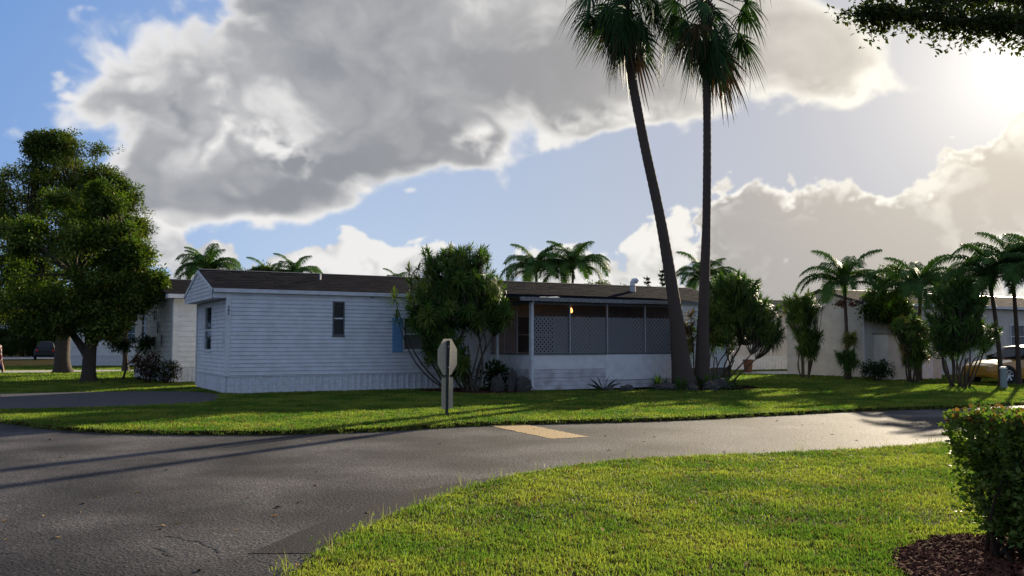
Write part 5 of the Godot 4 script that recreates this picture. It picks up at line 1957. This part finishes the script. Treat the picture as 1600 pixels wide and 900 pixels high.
func build_plants() -> void:
	make_rosettes()
	make_feathers()
	# the two tall fan palms in front of the porch
	var green := mat("fan_green", lin(0.038, 0.082, 0.034), 0.6, true)
	green.metallic_specular = 0.12
	leafy(green, lin(0.26, 0.34, 0.08))
	green.albedo_color = lin(0.038, 0.082, 0.034)
	fan_palm("tall fan palm leaning towards the street sign, thick curved grey trunk", Vector3(5.77, 0, -30.65), [Vector3(0.15, -0.1, 0), Vector3(0.0, 0.8, 0), Vector3(-0.17, 2.6, 0), Vector3(-0.62, 5.6, 0), Vector3(-1.22, 8.6, 0), Vector3(-1.66, 11.2, 0.05), Vector3(-1.86, 13.9, 0.1)], [0.52, 0.33, 0.225, 0.178, 0.165, 0.158, 0.15], 611, green)
	fan_palm("tall straight fan palm with a slender upright trunk beside the leaning one", Vector3(6.59, 0, -31.1), [Vector3(0.0, -0.1, 0), Vector3(0.0, 0.8, 0), Vector3(0.06, 2.6, 0), Vector3(0.20, 5.6, 0), Vector3(0.27, 8.6, 0), Vector3(0.28, 11.2, 0), Vector3(0.30, 13.7, 0)], [0.38, 0.26, 0.195, 0.148, 0.138, 0.134, 0.13], 622, green)
	rng.seed = 707
	# great dracaena in front of the home
	var n := HOME_AT
	dracaena("huge many-stemmed dracaena bush growing in front of the grey home", Vector3(-1.3, 0, -28.95), 16, 0.5, 1.5,
		[[Vector3(-1.1, 3.4, 0), Vector3(0.95, 1.2, 1.0)], [Vector3(-0.2, 3.7, 0), Vector3(1.05, 1.15, 1.1)], [Vector3(0.25, 3.1, 0.1), Vector3(0.85, 1.2, 0.9)], [Vector3(-1.45, 2.5, 0.2), Vector3(0.8, 0.9, 0.8)], [Vector3(-0.35, 2.5, 0.3), Vector3(1.05, 0.9, 0.9)], [Vector3(-0.95, 1.5, 0.3), Vector3(0.75, 0.8, 0.6)], [Vector3(0.75, 2.5, 0.2), Vector3(0.5, 0.5, 0.6)], [Vector3(-0.5, 4.1, 0), Vector3(1.0, 0.6, 0.8)], [Vector3(-0.6, 0.9, 0.4), Vector3(0.6, 0.45, 0.5)]], 285, 0.92, [0, 1, 1, 2, 2, 3])
	# the three loose shoots on its left side
	var t := thing("dracaena_bush", "thin straggling dracaena shoots at the side of the huge bush", "bush", Vector3(-2.5, 0, -28.6))
	var mb := MB.new()
	mb.col = Color(0.2, 0.18, 0.15)
	for s in [[Vector3(-1.25, 3.0, 0.1), 1.0, 2], [Vector3(-1.15, 2.35, 0.2), 0.85, 1], [Vector3(-0.8, 3.85, 0), 0.9, 4]]:
		mb.tube(bend(Vector3(0.5, 0.0, 0), s[0], Vector3(-0.2, -0.3, 0), 8), taper(0.03, 0.012, 8), 6)
		var o := part("leaf_rosette", rosettes[1], rosette_mats[s[2]], t, s[0])
		o.scale = Vector3.ONE * s[1]
	part("stem", mb.mesh(), M.bark_stem, t)
	# dracaenas right of the palms
	dracaena("wide dracaena bush with pale bare stems beside the straight fan palm", Vector3(7.55, 0, -32.6), 14, 0.6, 1.3,
		[[Vector3(0.2, 2.9, 0), Vector3(1.1, 1.1, 0.9)], [Vector3(1.2, 2.4, 0), Vector3(1.0, 0.85, 0.9)], [Vector3(-0.1, 2.0, 0.1), Vector3(0.8, 0.9, 0.8)], [Vector3(0.6, 3.4, 0), Vector3(0.9, 0.7, 0.8)], [Vector3(1.7, 1.9, 0.1), Vector3(0.6, 0.5, 0.6)]], 190, 0.92, [1, 1, 2, 2, 0])
	dracaena("brown-leaved dracaena stems squeezed between the two tall fan palm trunks", Vector3(6.2, 0, -31.7), 5, 0.25, 1.0, [[Vector3(0, 1.6, 0), Vector3(0.3, 0.7, 0.3)], [Vector3(0, 2.3, 0), Vector3(0.3, 0.5, 0.3)]], 16, 0.8, [5, 5, 2])
	dracaena("airy dracaena with long bare canes before the cream stucco end wall", Vector3(13.0, 0, -40.0), 9, 0.45, 1.4,
		[[Vector3(0.0, 2.6, 0), Vector3(0.8, 0.9, 0.7)], [Vector3(0.1, 3.2, 0), Vector3(0.9, 0.6, 0.7)], [Vector3(0.2, 1.5, 0.1), Vector3(0.7, 0.6, 0.6)]], 85, 0.95, [1, 1, 2, 0])
	dracaena("yellowish dracaena clump in front of the utility room", Vector3(15.45, 0, -34.7), 8, 0.4, 1.1,
		[[Vector3(0.0, 2.0, 0), Vector3(0.75, 0.7, 0.7)], [Vector3(0.05, 1.2, 0), Vector3(0.6, 0.7, 0.6)]], 75, 0.85, [1, 2, 2, 5])
	dracaena("big dark dracaena bush with slanting stems beside the yellow car", Vector3(15.75, 0, -31.7), 14, 0.7, 1.2,
		[[Vector3(0.0, 2.6, 0), Vector3(1.1, 1.0, 1.0)], [Vector3(0.4, 1.8, 0), Vector3(1.0, 0.8, 0.9)], [Vector3(-0.4, 1.8, 0), Vector3(0.9, 0.8, 0.9)], [Vector3(0.1, 3.2, 0), Vector3(1.0, 0.7, 0.9)]], 165, 0.9, [0, 1, 3, 1])
	dracaena("small variegated dracaena at the foot of the fruiting palm", Vector3(14.0, 0, -37.6), 5, 0.25, 0.8, [[Vector3(0.0, 0.75, 0), Vector3(0.4, 0.45, 0.4)]], 22, 0.9, [0, 3, 1])
	dracaena("pale yellow dracaena head against the fruiting palm's trunk", Vector3(14.25, 0, -37.9), 2, 0.1, 1.3, [[Vector3(0.0, 1.72, 0), Vector3(0.16, 0.14, 0.16)]], 5, 1.15, [4])
	# short garden palms at the right
	feather_palm("short palm with drooping fronds and red-brown fruit clusters below its crown", Vector3(14.35, 0, -38.43), 3.6, 20, 1.08, palm_green, Vector3(-0.05, 0, 0), 3)
	feather_palm("short feather palm standing behind the yellowish dracaena clump", Vector3(16.5, 0, -36.4), 3.2, 22, 1.1, palm_green, Vector3(0.1, 0, 0))
	feather_palm("slim feather palm trunk beside the utility pedestal", Vector3(17.45, 0, -32.1), 3.4, 20, 1.0, palm_green, Vector3(-0.25, 0, 0))
	feather_palm("taller feather palm behind the yellow car", Vector3(18.6, 0, -33.0), 3.9, 22, 1.05, palm_green, Vector3(-0.1, 0, 0))
	feather_palm("feather palm leaning over the yellow car's windscreen", Vector3(18.35, 0, -31.2), 3.5, 20, 1.0, palm_green, Vector3(0.2, 0, 0))
	# palms beyond the roofs
	for a in [[-18.6, -55.0, 5.5, 24, 1.2, "bushy coconut palm rising behind the dark roof's gable peak"], [1.3, -46.0, 4.75, 22, 1.08, "palm with a rounded crown over the porch roof, beside the huge bush"], [2.95, -46.5, 4.95, 23, 1.1, "palm with a tall central spear over the porch roof, nearer the roof ventilator"], [9.7, -45.5, 4.3, 20, 1.0, "feather palm crown between the two tall fan palm trunks"], [-6.9, -54.0, 4.6, 12, 0.75, "small palm top peeping over the roof beside the huge bush"], [-14.6, -53.0, 4.8, 15, 1.0, "palm in the dark clump over the roof near the vent pipe"], [-12.6, -52.0, 5.0, 15, 0.95, "upright palm at the end of the dark clump over the roof"]]:
		feather_palm(a[5], Vector3(a[0], 0, a[1]), a[2], a[3], a[4], palm_green, Vector3(rng.randfn(0, 0.1), 0, 0))
	conifer("narrow pointed pine tip beyond the roof ventilator", Vector3(13.3, 0, -88.0), 8.3, 1.2)
	conifer("broader pine tip beyond the roof next to the leaning palm trunk", Vector3(14.8, 0, -88.0), 8.6, 1.9)
	# broadleaf trees
	var spray := [leaf_spray(24, 0.27, 0.17, 0.075), leaf_spray(24, 0.29, 0.155, 0.07)]
	var wide := [leaf_spray(22, 0.42, 0.22, 0.11), leaf_spray(22, 0.45, 0.20, 0.10)]
	leafy_tree("leafy_tree", "broad leafy tree with forked pale trunk beside the driveway", Vector3(-16.86, 0, -35.83),
		[[Vector3(0, -0.05, 0), Vector3(0.05, 1.7, 0), 0.28, 0.23], [Vector3(0.05, 1.5, 0), Vector3(-0.5, 4.2, 0.3), 0.22, 0.10], [Vector3(0.05, 1.4, 0), Vector3(0.7, 3.8, -0.2), 0.20, 0.09], [Vector3(-0.05, 1.0, 0), Vector3(-1.2, 2.6, 0.2), 0.17, 0.10], [Vector3(0.3, 2.6, 0), Vector3(1.5, 4.6, 0.3), 0.09, 0.04]],
		[[Vector3(-0.2, 5.0, 0), Vector3(1.8, 2.0, 1.8), 0.9], [Vector3(-1.9, 4.4, 0), Vector3(1.6, 1.8, 1.6), 0.9], [Vector3(1.0, 3.9, 0), Vector3(1.2, 1.3, 1.2), 0.8], [Vector3(-0.8, 6.2, 0), Vector3(1.4, 1.4, 1.4), 0.8], [Vector3(-0.4, 3.2, 0.2), Vector3(1.7, 0.7, 1.4), 0.7], [Vector3(1.75, 3.6, 0), Vector3(0.7, 0.7, 0.7), 0.6], [Vector3(-2.6, 3.0, 0.3), Vector3(1.4, 0.9, 1.2), 0.7], [Vector3(0.9, 2.7, 0.3), Vector3(1.0, 0.5, 0.9), 0.6], [Vector3(0.9, 5.4, 0), Vector3(0.9, 1.1, 0.9), 0.7], [Vector3(-1.3, 2.4, 0.6), Vector3(1.5, 0.5, 0.9), 0.6], [Vector3(0.7, 2.2, 0.5), Vector3(0.9, 0.45, 0.7), 0.5], [Vector3(0.3, 7.2, 0), Vector3(0.7, 0.7, 0.6), 0.45], [Vector3(1.7, 5.0, 0.1), Vector3(0.6, 0.5, 0.5), 0.45], [Vector3(-2.9, 5.8, 0.1), Vector3(0.9, 0.8, 0.8), 0.5], [Vector3(2.4, 3.9, 0), Vector3(0.5, 0.35, 0.5), 0.4]],
		265, 12, spray, 0.26, Color(0.058, 0.115, 0.028), Color(0.15, 0.185, 0.042))
	leafy_tree("leafy_tree", "tall dense leafy tree with dark trunk behind the forked one", Vector3(-23.45, 0, -46.95),
		[[Vector3(0, -0.05, 0), Vector3(0.1, 2.6, 0), 0.40, 0.33], [Vector3(0.1, 2.3, 0), Vector3(-1.6, 6.5, 0.3), 0.30, 0.12], [Vector3(0.1, 2.4, 0), Vector3(1.0, 7.0, 0), 0.30, 0.12], [Vector3(0.1, 2.4, 0), Vector3(2.6, 4.8, 0.2), 0.22, 0.10]],
		[[Vector3(-0.3, 8.6, 0), Vector3(3.0, 3.2, 2.8), 1.3], [Vector3(-3.0, 7.0, 0), Vector3(2.8, 3.0, 2.6), 1.3], [Vector3(1.6, 7.6, 0), Vector3(2.2, 2.6, 2.2), 1.2], [Vector3(0.4, 10.6, 0), Vector3(1.9, 1.6, 1.8), 1.1], [Vector3(0.5, 5.0, 0), Vector3(2.8, 1.5, 2.2), 1.1], [Vector3(-3.6, 4.6, 0), Vector3(2.2, 1.6, 2.0), 1.1], [Vector3(-2.6, 9.2, 0), Vector3(2.0, 1.8, 2.0), 1.1], [Vector3(2.6, 9.4, 0), Vector3(1.0, 1.0, 1.0), 0.6], [Vector3(-1.0, 12.0, 0), Vector3(1.1, 0.7, 1.0), 0.6], [Vector3(3.2, 7.6, 0), Vector3(0.9, 0.7, 0.8), 0.6]],
		370, 13, spray, 0.36, Color(0.055, 0.105, 0.028), Color(0.15, 0.165, 0.042))
	# dark trees at the end of the far street
	for a in [[-62.0, -116.0, 1.0, "pale-trunked tree at the end of the far street"], [-52.0, -126.0, 1.1, ""], [-74.0, -124.0, 1.2, ""], [-44.0, -122.0, 1.0, ""], [-84.0, -112.0, 1.1, ""], [-36.0, -116.0, 0.9, ""], [-66.0, -110.0, 0.9, ""], [-57.0, -108.0, 0.9, ""], [-48.5, -106.0, 0.8, ""]]:
		leafy_tree("leafy_tree", a[3] if a[3] != "" else "dark distant tree in the row closing the far street", Vector3(a[0], 0, a[1]),
			[[Vector3(0, -0.05, 0), Vector3(-0.2, 4.0, 0) * a[2], 0.5, 0.3], [Vector3(-0.2, 3.6, 0), Vector3(1.2, 6.5, 0), 0.26, 0.1]],
			[[Vector3(0, 6.4, 0), Vector3(4.2, 3.4, 3.5) * a[2], 2.0], [Vector3(-2.5, 4.4, 0), Vector3(3.0, 2.4, 2.6) * a[2], 1.8], [Vector3(2.5, 4.2, 0.5), Vector3(3.0, 2.6, 2.6) * a[2], 1.8], [Vector3(-2.0, 1.6, 1.5), Vector3(3.8, 1.5, 2.4) * a[2], 1.6], [Vector3(3.0, 1.6, 1.0), Vector3(3.4, 1.5, 2.4) * a[2], 1.6]], 95, 20, wide, 0.4, Color(0.022, 0.042, 0.014), Color(0.05, 0.075, 0.02), "row of dark trees closing the far street" if a[3] == "" else "")
	leafy_tree("leafy_tree", "small round leafy tree between the short palms behind the cream roof", Vector3(17.6, 0, -41.0),
		[[Vector3(0, 0, 0), Vector3(0, 2.4, 0), 0.12, 0.07]], [[Vector3(0, 3.8, 0), Vector3(1.3, 1.1, 1.1), 0.7], [Vector3(-0.6, 3.2, 0.2), Vector3(1.0, 0.8, 0.9), 0.6]], 34, 14, spray, 0.14, Color(0.05, 0.10, 0.02), Color(0.12, 0.17, 0.03))
	leafy_tree("leafy_tree", "low rounded tree in the dark clump over the roof", Vector3(-16.8, 0, -52.0),
		[[Vector3(0, 0, 0), Vector3(0, 2.6, 0), 0.15, 0.09]], [[Vector3(0.3, 4.7, 0), Vector3(1.6, 0.9, 1.2), 0.7], [Vector3(2.6, 5.0, 0), Vector3(1.5, 0.9, 1.2), 0.7]], 44, 16, spray, 0.14, Color(0.035, 0.07, 0.016), Color(0.10, 0.13, 0.03))
	leafy_tree("leafy_tree", "row of low leafy tops over the roof beyond the pair of palms", Vector3(5.6, 0, -50.0),
		[[Vector3(0, 0, 0), Vector3(0, 2.6, 0), 0.15, 0.09]], [[Vector3(-0.4, 4.1, 0), Vector3(1.6, 0.75, 1.0), 0.5]], 26, 12, spray, 0.14, Color(0.06, 0.10, 0.02), Color(0.14, 0.17, 0.04))
	leafy_tree("leafy_tree", "small leafy treetop between the leafy street tree and the cream home's roof", Vector3(-21.5, 0, -50.0),
		[[Vector3(0, 0, 0), Vector3(0, 3.0, 0), 0.15, 0.09]], [[Vector3(0, 4.6, 0), Vector3(1.1, 1.0, 1.0), 0.6]], 22, 14, spray, 0.14, Color(0.05, 0.08, 0.02), Color(0.14, 0.15, 0.04))
	# shrubs
	var small := [leaf_spray(18, 0.16, 0.13, 0.05), leaf_spray(18, 0.17, 0.12, 0.045)]
	shrub("croton_shrub", "dark reddish croton shrub against the cream home's side wall", Vector3(-13.95, 0, -34.4), Vector3(0.75, 1.25, 0.6), 90, small, Color(0.020, 0.022, 0.012), Color(0.075, 0.028, 0.020), M.leaf)
	shrub("croton_shrub", "lower croton shrub beside the white front wall of the cream home", Vector3(-13.2, 0, -34.3), Vector3(0.5, 0.85, 0.45), 60, small, Color(0.022, 0.035, 0.012), Color(0.06, 0.05, 0.02), M.leaf)
	shrub("glossy_shrub", "round glossy-leaved shrub in the corner of the cream stucco home", Vector3(14.75, 0, -36.3), Vector3(0.6, 0.85, 0.5), 90, small, Color(0.02, 0.045, 0.016), Color(0.04, 0.07, 0.02), M.leaf_gloss)
	leafy_tree("sapling", "small flat-topped sapling beside the forked trunk", Vector3(-16.2, 0, -37.4), [[Vector3(0, 0, 0), Vector3(0.15, 0.9, 0), 0.05, 0.03], [Vector3(0.1, 0.6, 0), Vector3(0.8, 1.4, 0), 0.03, 0.015]], [[Vector3(0.4, 1.55, 0), Vector3(0.9, 0.25, 0.6), 0.4]], 12, 9, small, 0.05, Color(0.03, 0.06, 0.015), Color(0.06, 0.10, 0.02))
	# low planting and rocks round the fan palms
	for i in 17:
		var p := Vector3(lerpf(4.7, 7.6, (i + 0.5) / 17.0) + rng.randfn(0, 0.08), 0, -29.7 + rng.randfn(0, 0.4) - i * 0.05)
		var d := thing("strappy_plant", "low dark bromeliad with curled strap leaves at the feet of the fan palms", "plant", p, 0.0, "bromeliads around the fan palms")
		var o := part("leaf_rosette", rosettes[rng.randi() % 3], rosette_mats[[3, 3, 0][i % 3]], d, Vector3(0, 0.18, 0))
		o.rotation.y = rng.randf() * TAU
		o.scale = Vector3(1.2, 0.9, 1.2) * rng.randf_range(0.75, 1.15)
	var nz := FastNoiseLite.new()
	nz.frequency = 1.3
	nz.fractal_octaves = 3
	for a in [[0.02, -28.85, 0.20, 0.50, "upright weathered tree stump beside the huge bush's mulch"], [-0.45, -28.75, 0.22, 0.42, "rounded grey stump between the bush and the porch corner"], [0.36, -28.7, 0.22, 0.34, "low rounded boulder next to the upright stump"], [5.0, -29.35, 0.42, 0.16, "flat concrete slab lying by the porch wall near the leaning palm"], [3.7, -29.0, 0.24, 0.14, ""], [3.1, -28.9, 0.18, 0.12, ""], [7.0, -30.1, 0.3, 0.26, ""], [6.5, -29.5, 0.26, 0.22, ""], [5.8, -29.2, 0.22, 0.18, ""]]:
		var r := MB.new()
		r.blob(Vector3(a[0] * 3.0, 0, a[1]), Vector3(a[2], a[3], a[2] * 0.85), nz, 0.55, 14, 10)
		solo("rock", r.mesh(), M.stone, a[4] if a[4] != "" else "small grey rock edging the planting bed along the porch", "rock", Vector3(a[0] - a[0] * 3.0, a[3] * 0.35, a[1] - a[1]), 0.0, "rocks edging the porch bed" if a[4] == "" else "")
	shrub("fern_plant", "dark green leafy plant behind the stumps at the bush's foot", Vector3(-0.55, 0, -29.4), Vector3(0.45, 0.95, 0.4), 26, [leaf_spray(12, 0.2, 0.3, 0.08), leaf_spray(12, 0.2, 0.28, 0.08)], Color(0.02, 0.05, 0.016), Color(0.04, 0.09, 0.02), M.leaf)
	var agave := thing("agave_plant", "spiky agave with a few stiff leaves before the weathered porch wall", "plant", Vector3(2.95, 0, -29.15))
	for i in 7:
		var l := MB.new()
		l.col = Color(0.05, 0.075, 0.05)
		var a := PI * i / 6.0 + rng.randfn(0, 0.1)
		var d := Vector3(cos(a) * 0.55, 0.25 + 0.3 * sin(a), rng.randfn(0.1, 0.12))
		var s := Vector3(0, 0.03, 0.04)
		l.flat(Vector3.ZERO - s, d * 0.5 - s * 0.8 + Vector3(0, 0.05, 0), d)
		l.flat(Vector3.ZERO + s, d * 0.5 + s * 0.8 + Vector3(0, 0.05, 0), d)
		l.flat(Vector3.ZERO - s, Vector3.ZERO + s, d)
		part("leaf", l.mesh(), M.leaf, agave)
	build_hedge()
	build_street_tree()


func build_hedge() -> void:
	rng.seed = 808
	# clipped hedge at the near right: shoots, twigs and many small oval leaves
	var t := thing("clipped_hedge", "clipped dark green hedge with small oval leaves growing from brown mulch", "hedge", Vector3(3.24, 0, -6.35))
	var stems := MB.new()
	var leaf := MB.new()
	leaf.col = Color(1, 1, 1)
	for i in 4:
		# folded oval leaf, 45 mm
		var z0 := i * 0.0145
		var z1 := (i + 1) * 0.0145
		var w0 := 0.0185 * sin(PI * (i + 0.05) / 4.1)
		var w1 := 0.0185 * sin(PI * (i + 1.05) / 4.1) if i < 3 else 0.0
		for s in [-1.0, 1.0]:
			var q := Vector3(-s * 0.3, 1, 0)
			leaf.tri(Vector3(0, 0, z0), Vector3(w0 * s, 0.003, z0), Vector3(w1 * s, 0.003, z1), q, q, q)
			leaf.tri(Vector3(0, 0, z0), Vector3(w1 * s, 0.003, z1), Vector3(0, 0, z1), q, q, q)
	var places := []
	var tints := PackedColorArray()
	var count := 0
	for st in 110:
		# trunks rooted along the row, running right
		var bx := rng.randf_range(0.22, 3.4)
		if st < 46:
			bx = rng.randf_range(0.16, 0.9)
		var bz := rng.randfn(0, 0.12)
		var tx := maxf(0.08, bx + rng.randfn(-0.03, 0.16))
		var tz := rng.randf_range(-0.42, 0.42)
		var h := rng.randf_range(0.72, 0.98)
		var line := bend(Vector3(bx, -0.03, bz), Vector3(tx, h, tz), Vector3(rng.randfn(0, 0.1), 0, rng.randfn(0, 0.1)), 6)
		stems.col = Color(0.11, 0.085, 0.065) * rng.randf_range(0.7, 1.3)
		stems.tube(line, taper(rng.randf_range(0.012, 0.024), 0.006, 6), 6)
		for b in 11:
			var k := rng.randf_range(0.22, 1.0)
			var from: Vector3 = line[int(k * 5.0)].lerp(line[int(k * 5.0) + 1], rng.randf())
			var dir := Vector3(rng.randfn(0, 1), rng.randfn(0.45, 0.5), rng.randfn(0, 1)).normalized()
			var l := rng.randf_range(0.14, 0.34)
			var to := from + dir * l
			to.y = minf(to.y, 1.0 + rng.randfn(0, 0.018))
			to.x = maxf(to.x, 0.0 + rng.randfn(0.02, 0.03))
			if to.y < 0.2:
				continue
			stems.tube(bend(from, to, Vector3(0, 0.02, 0), 3), taper(0.006, 0.0022, 3), 4, false)
			# leafiness: thick on top, thinner low down on the open left side
			var dense := 42 if k > 0.5 else 30
			if to.x < 0.75 and to.y < 0.72:
				dense = 20
			for f in dense:
				var q := from.lerp(to, rng.randf_range(0.25, 1.05)) + Vector3(rng.randfn(0, 0.022), rng.randfn(0, 0.022), rng.randfn(0, 0.022))
				q.y = minf(q.y, 1.02)
				var bs := Basis.from_euler(Vector3(rng.randfn(-0.35, 0.55), rng.randf() * TAU, rng.randfn(0, 0.5))).scaled(Vector3.ONE * rng.randf_range(0.5, 0.95))
				places.append(Transform3D(bs, q))
				var v := rng.randf()
				var c := Color(0.070, 0.13, 0.032).lerp(Color(0.17, 0.22, 0.055), v)
				if q.y > 0.93 and rng.randf() < 0.3:
					c = Color(0.20, 0.10, 0.045)
				elif rng.randf() < 0.05:
					c = Color(0.14, 0.17, 0.03)
				tints.append(c)
	# the clipped faces are leafiest; the low open side lets the light through
	var fray := FastNoiseLite.new()
	fray.frequency = 2.6
	for i in 19000:
		var q := Vector3(rng.randf_range(0.0, 2.6), rng.randf_range(0.10, 1.0), rng.randf_range(-0.44, 0.44))
		var f := rng.randi() % 4
		if f == 0:
			q.y = 1.01 - absf(rng.randfn(0, 0.05))
		elif f == 1:
			q.x = absf(rng.randfn(0, 0.07))
		elif f == 2:
			q.z = 0.44 - absf(rng.randfn(0, 0.06))
		q += Vector3(fray.get_noise_3dv(q), fray.get_noise_3dv(q + Vector3(9, 0, 0)) * 0.5, fray.get_noise_3dv(q + Vector3(0, 9, 0))) * 0.10
		# rounded shoulders, drawn in towards the foot
		q.x += 0.10 * pow(maxf(0.0, 0.8 - q.y), 1.0) + 0.12 * pow(clampf((q.y - 0.86) / 0.2, 0.0, 1.0), 2.0)
		if q.y < 0.6 and q.x < 1.0 and rng.randf() < 0.72 - 0.5 * fray.get_noise_3dv(q * 1.6):
			continue
		if q.y < 0.16:
			continue
		places.append(Transform3D(Basis.from_euler(Vector3(rng.randfn(-0.3, 0.6), rng.randf() * TAU, rng.randfn(0, 0.55))).scaled(Vector3.ONE * rng.randf_range(0.5, 0.95)), q))
		var c := Color(0.070, 0.13, 0.032).lerp(Color(0.17, 0.22, 0.055), rng.randf())
		if q.y > 0.93 and rng.randf() < 0.3:
			c = Color(0.20, 0.10, 0.045)
		tints.append(c)
	part("branches", stems.mesh(), M.bark_stem, t)
	scatter("leaves", leaf.mesh(), M.leaf_gloss, places, tints, t)


func build_street_tree() -> void:
	rng.seed = 909
	# the tree whose trunk stands outside the view on the right; one low bough reaches in
	var t := thing("street_tree", "overhanging bough of small leaves reaching across the sun from a tree beside the hedge", "tree", Vector3(9.6, 0, -10.0))
	var wood := MB.new()
	wood.tube(bend(Vector3(0, -0.05, 0), Vector3(-0.3, 4.2, 0), Vector3(0.15, 0, 0), 8), taper(0.30, 0.2, 8), 12)
	part("trunk", wood.mesh(), M.bark_grey, t)
	var limbs := MB.new()
	var leaf := MB.new()
	leaf.col = Color(1, 1, 1)
	for s in [-1.0, 1.0]:
		var q := Vector3(-s * 0.25, 1, 0)
		leaf.tri(Vector3(0, 0, 0), Vector3(0.016 * s, 0.004, 0.026), Vector3(0, 0, 0.065), q, q, q)
	var places := []
	var tints := PackedColorArray()
	var boughs := [
		[[Vector3(-0.3, 4.1, 0), Vector3(-2.6, 4.95, 0.2), Vector3(-4.0, 5.02, 0.3), Vector3(-5.0, 5.06, 0.4), Vector3(-5.75, 5.10, 0.4)], 0.10, 1.0],
		[[Vector3(-0.3, 4.1, 0), Vector3(-2.4, 5.3, -0.2), Vector3(-3.8, 5.45, -0.1), Vector3(-4.9, 5.45, 0.0)], 0.09, 1.0],
		[[Vector3(-2.6, 4.95, 0.2), Vector3(-3.7, 4.92, 0.5), Vector3(-4.6, 4.95, 0.7)], 0.04, 0.8],
		[[Vector3(-0.3, 4.2, 0), Vector3(0.5, 6.2, 0.4), Vector3(1.2, 7.6, 0.6)], 0.14, 1.0],
		[[Vector3(-0.3, 4.1, 0), Vector3(-1.2, 6.4, -0.6), Vector3(-1.8, 7.9, -0.9)], 0.13, 1.0],
		[[Vector3(-0.2, 4.1, 0), Vector3(1.8, 5.4, -0.8), Vector3(3.0, 6.0, -1.4)], 0.13, 1.0],
		[[Vector3(-0.2, 4.1, 0), Vector3(1.0, 5.2, 1.6), Vector3(1.4, 5.9, 2.8)], 0.13, 1.0]]
	for b in boughs:
		var ctrl: Array = b[0]
		var pts := []
		for i in ctrl.size() - 1:
			for k in 6:
				pts.append(ctrl[i].cubic_interpolate(ctrl[i + 1], ctrl[maxi(i - 1, 0)], ctrl[mini(i + 2, ctrl.size() - 1)], k / 6.0))
		pts.append(ctrl[-1])
		limbs.tube(pts, taper(b[1], 0.010, pts.size() - 1), 7)
		for i in pts.size():
			var f := float(i) / pts.size()
			if f < 0.25:
				continue
			for w in int(13 * b[2]):
				var d := Vector3(rng.randfn(0, 1), rng.randfn(0.1, 0.55), rng.randfn(0, 1)).normalized()
				var l := rng.randf_range(0.2, 0.62) * lerpf(1.15, 0.55, f)
				var p0: Vector3 = pts[i]
				var tip: Vector3 = p0 + d * l
				limbs.tube([p0, p0.lerp(tip, 0.5) + Vector3(0, 0.02, 0), tip], [0.008, 0.005, 0.002], 4, false)
				for k in 24:
					var q := p0.lerp(tip, rng.randf_range(0.3, 1.05)) + Vector3(rng.randfn(0, 0.045), rng.randfn(0, 0.04), rng.randfn(0, 0.045))
					places.append(Transform3D(Basis.from_euler(Vector3(rng.randfn(0, 0.7), rng.randf() * TAU, rng.randfn(0, 0.7))).scaled(Vector3.ONE * rng.randf_range(0.7, 1.25)), q))
					tints.append(Color(0.032, 0.050, 0.018).lerp(Color(0.07, 0.08, 0.025), rng.randf()))
	part("limbs", limbs.mesh(), M.bark_grey, t)
	scatter("foliage", leaf.mesh(), M.leaf, places, tints, t)


func _ready() -> void:
	var cam := Camera3D.new()
	cam.name = "camera"
	add_child(cam)
	cam.position = Vector3(0, 1.5, 0)
	cam.rotation_degrees.x = 3.597
	cam.fov = 35.65
	cam.far = 3000.0
	cam.current = true
	var env := Environment.new()
	env.background_mode = Environment.BG_SKY
	env.sky = Sky.new()
	env.sky.sky_material = build_sky()
	env.background_energy_multiplier = 0.58
	env.tonemap_mode = Environment.TONE_MAPPER_LINEAR
	env.tonemap_exposure = 2.3
	env.sdfgi_enabled = true
	env.ssao_enabled = true
	env.ssil_enabled = true
	var we := WorldEnvironment.new()
	we.name = "world_environment"
	we.environment = env
	add_child(we)
	var sun := DirectionalLight3D.new()
	sun.name = "sun"
	sun.light_energy = 1.6
	sun.light_color = Color(1.0, 0.93, 0.81)
	sun.light_angular_distance = 0.6
	sun.shadow_enabled = true
	add_child(sun)
	var a := deg_to_rad(SUN_AZ)
	var e := deg_to_rad(SUN_EL)
	sun.look_at_from_position(Vector3.ZERO, -Vector3(sin(a) * cos(e), sin(e), -cos(a) * cos(e)))
	build_materials()
	build_ground()
	build_main_home()
	build_neighbours()
	build_street()
	build_plants()
	build_grass()
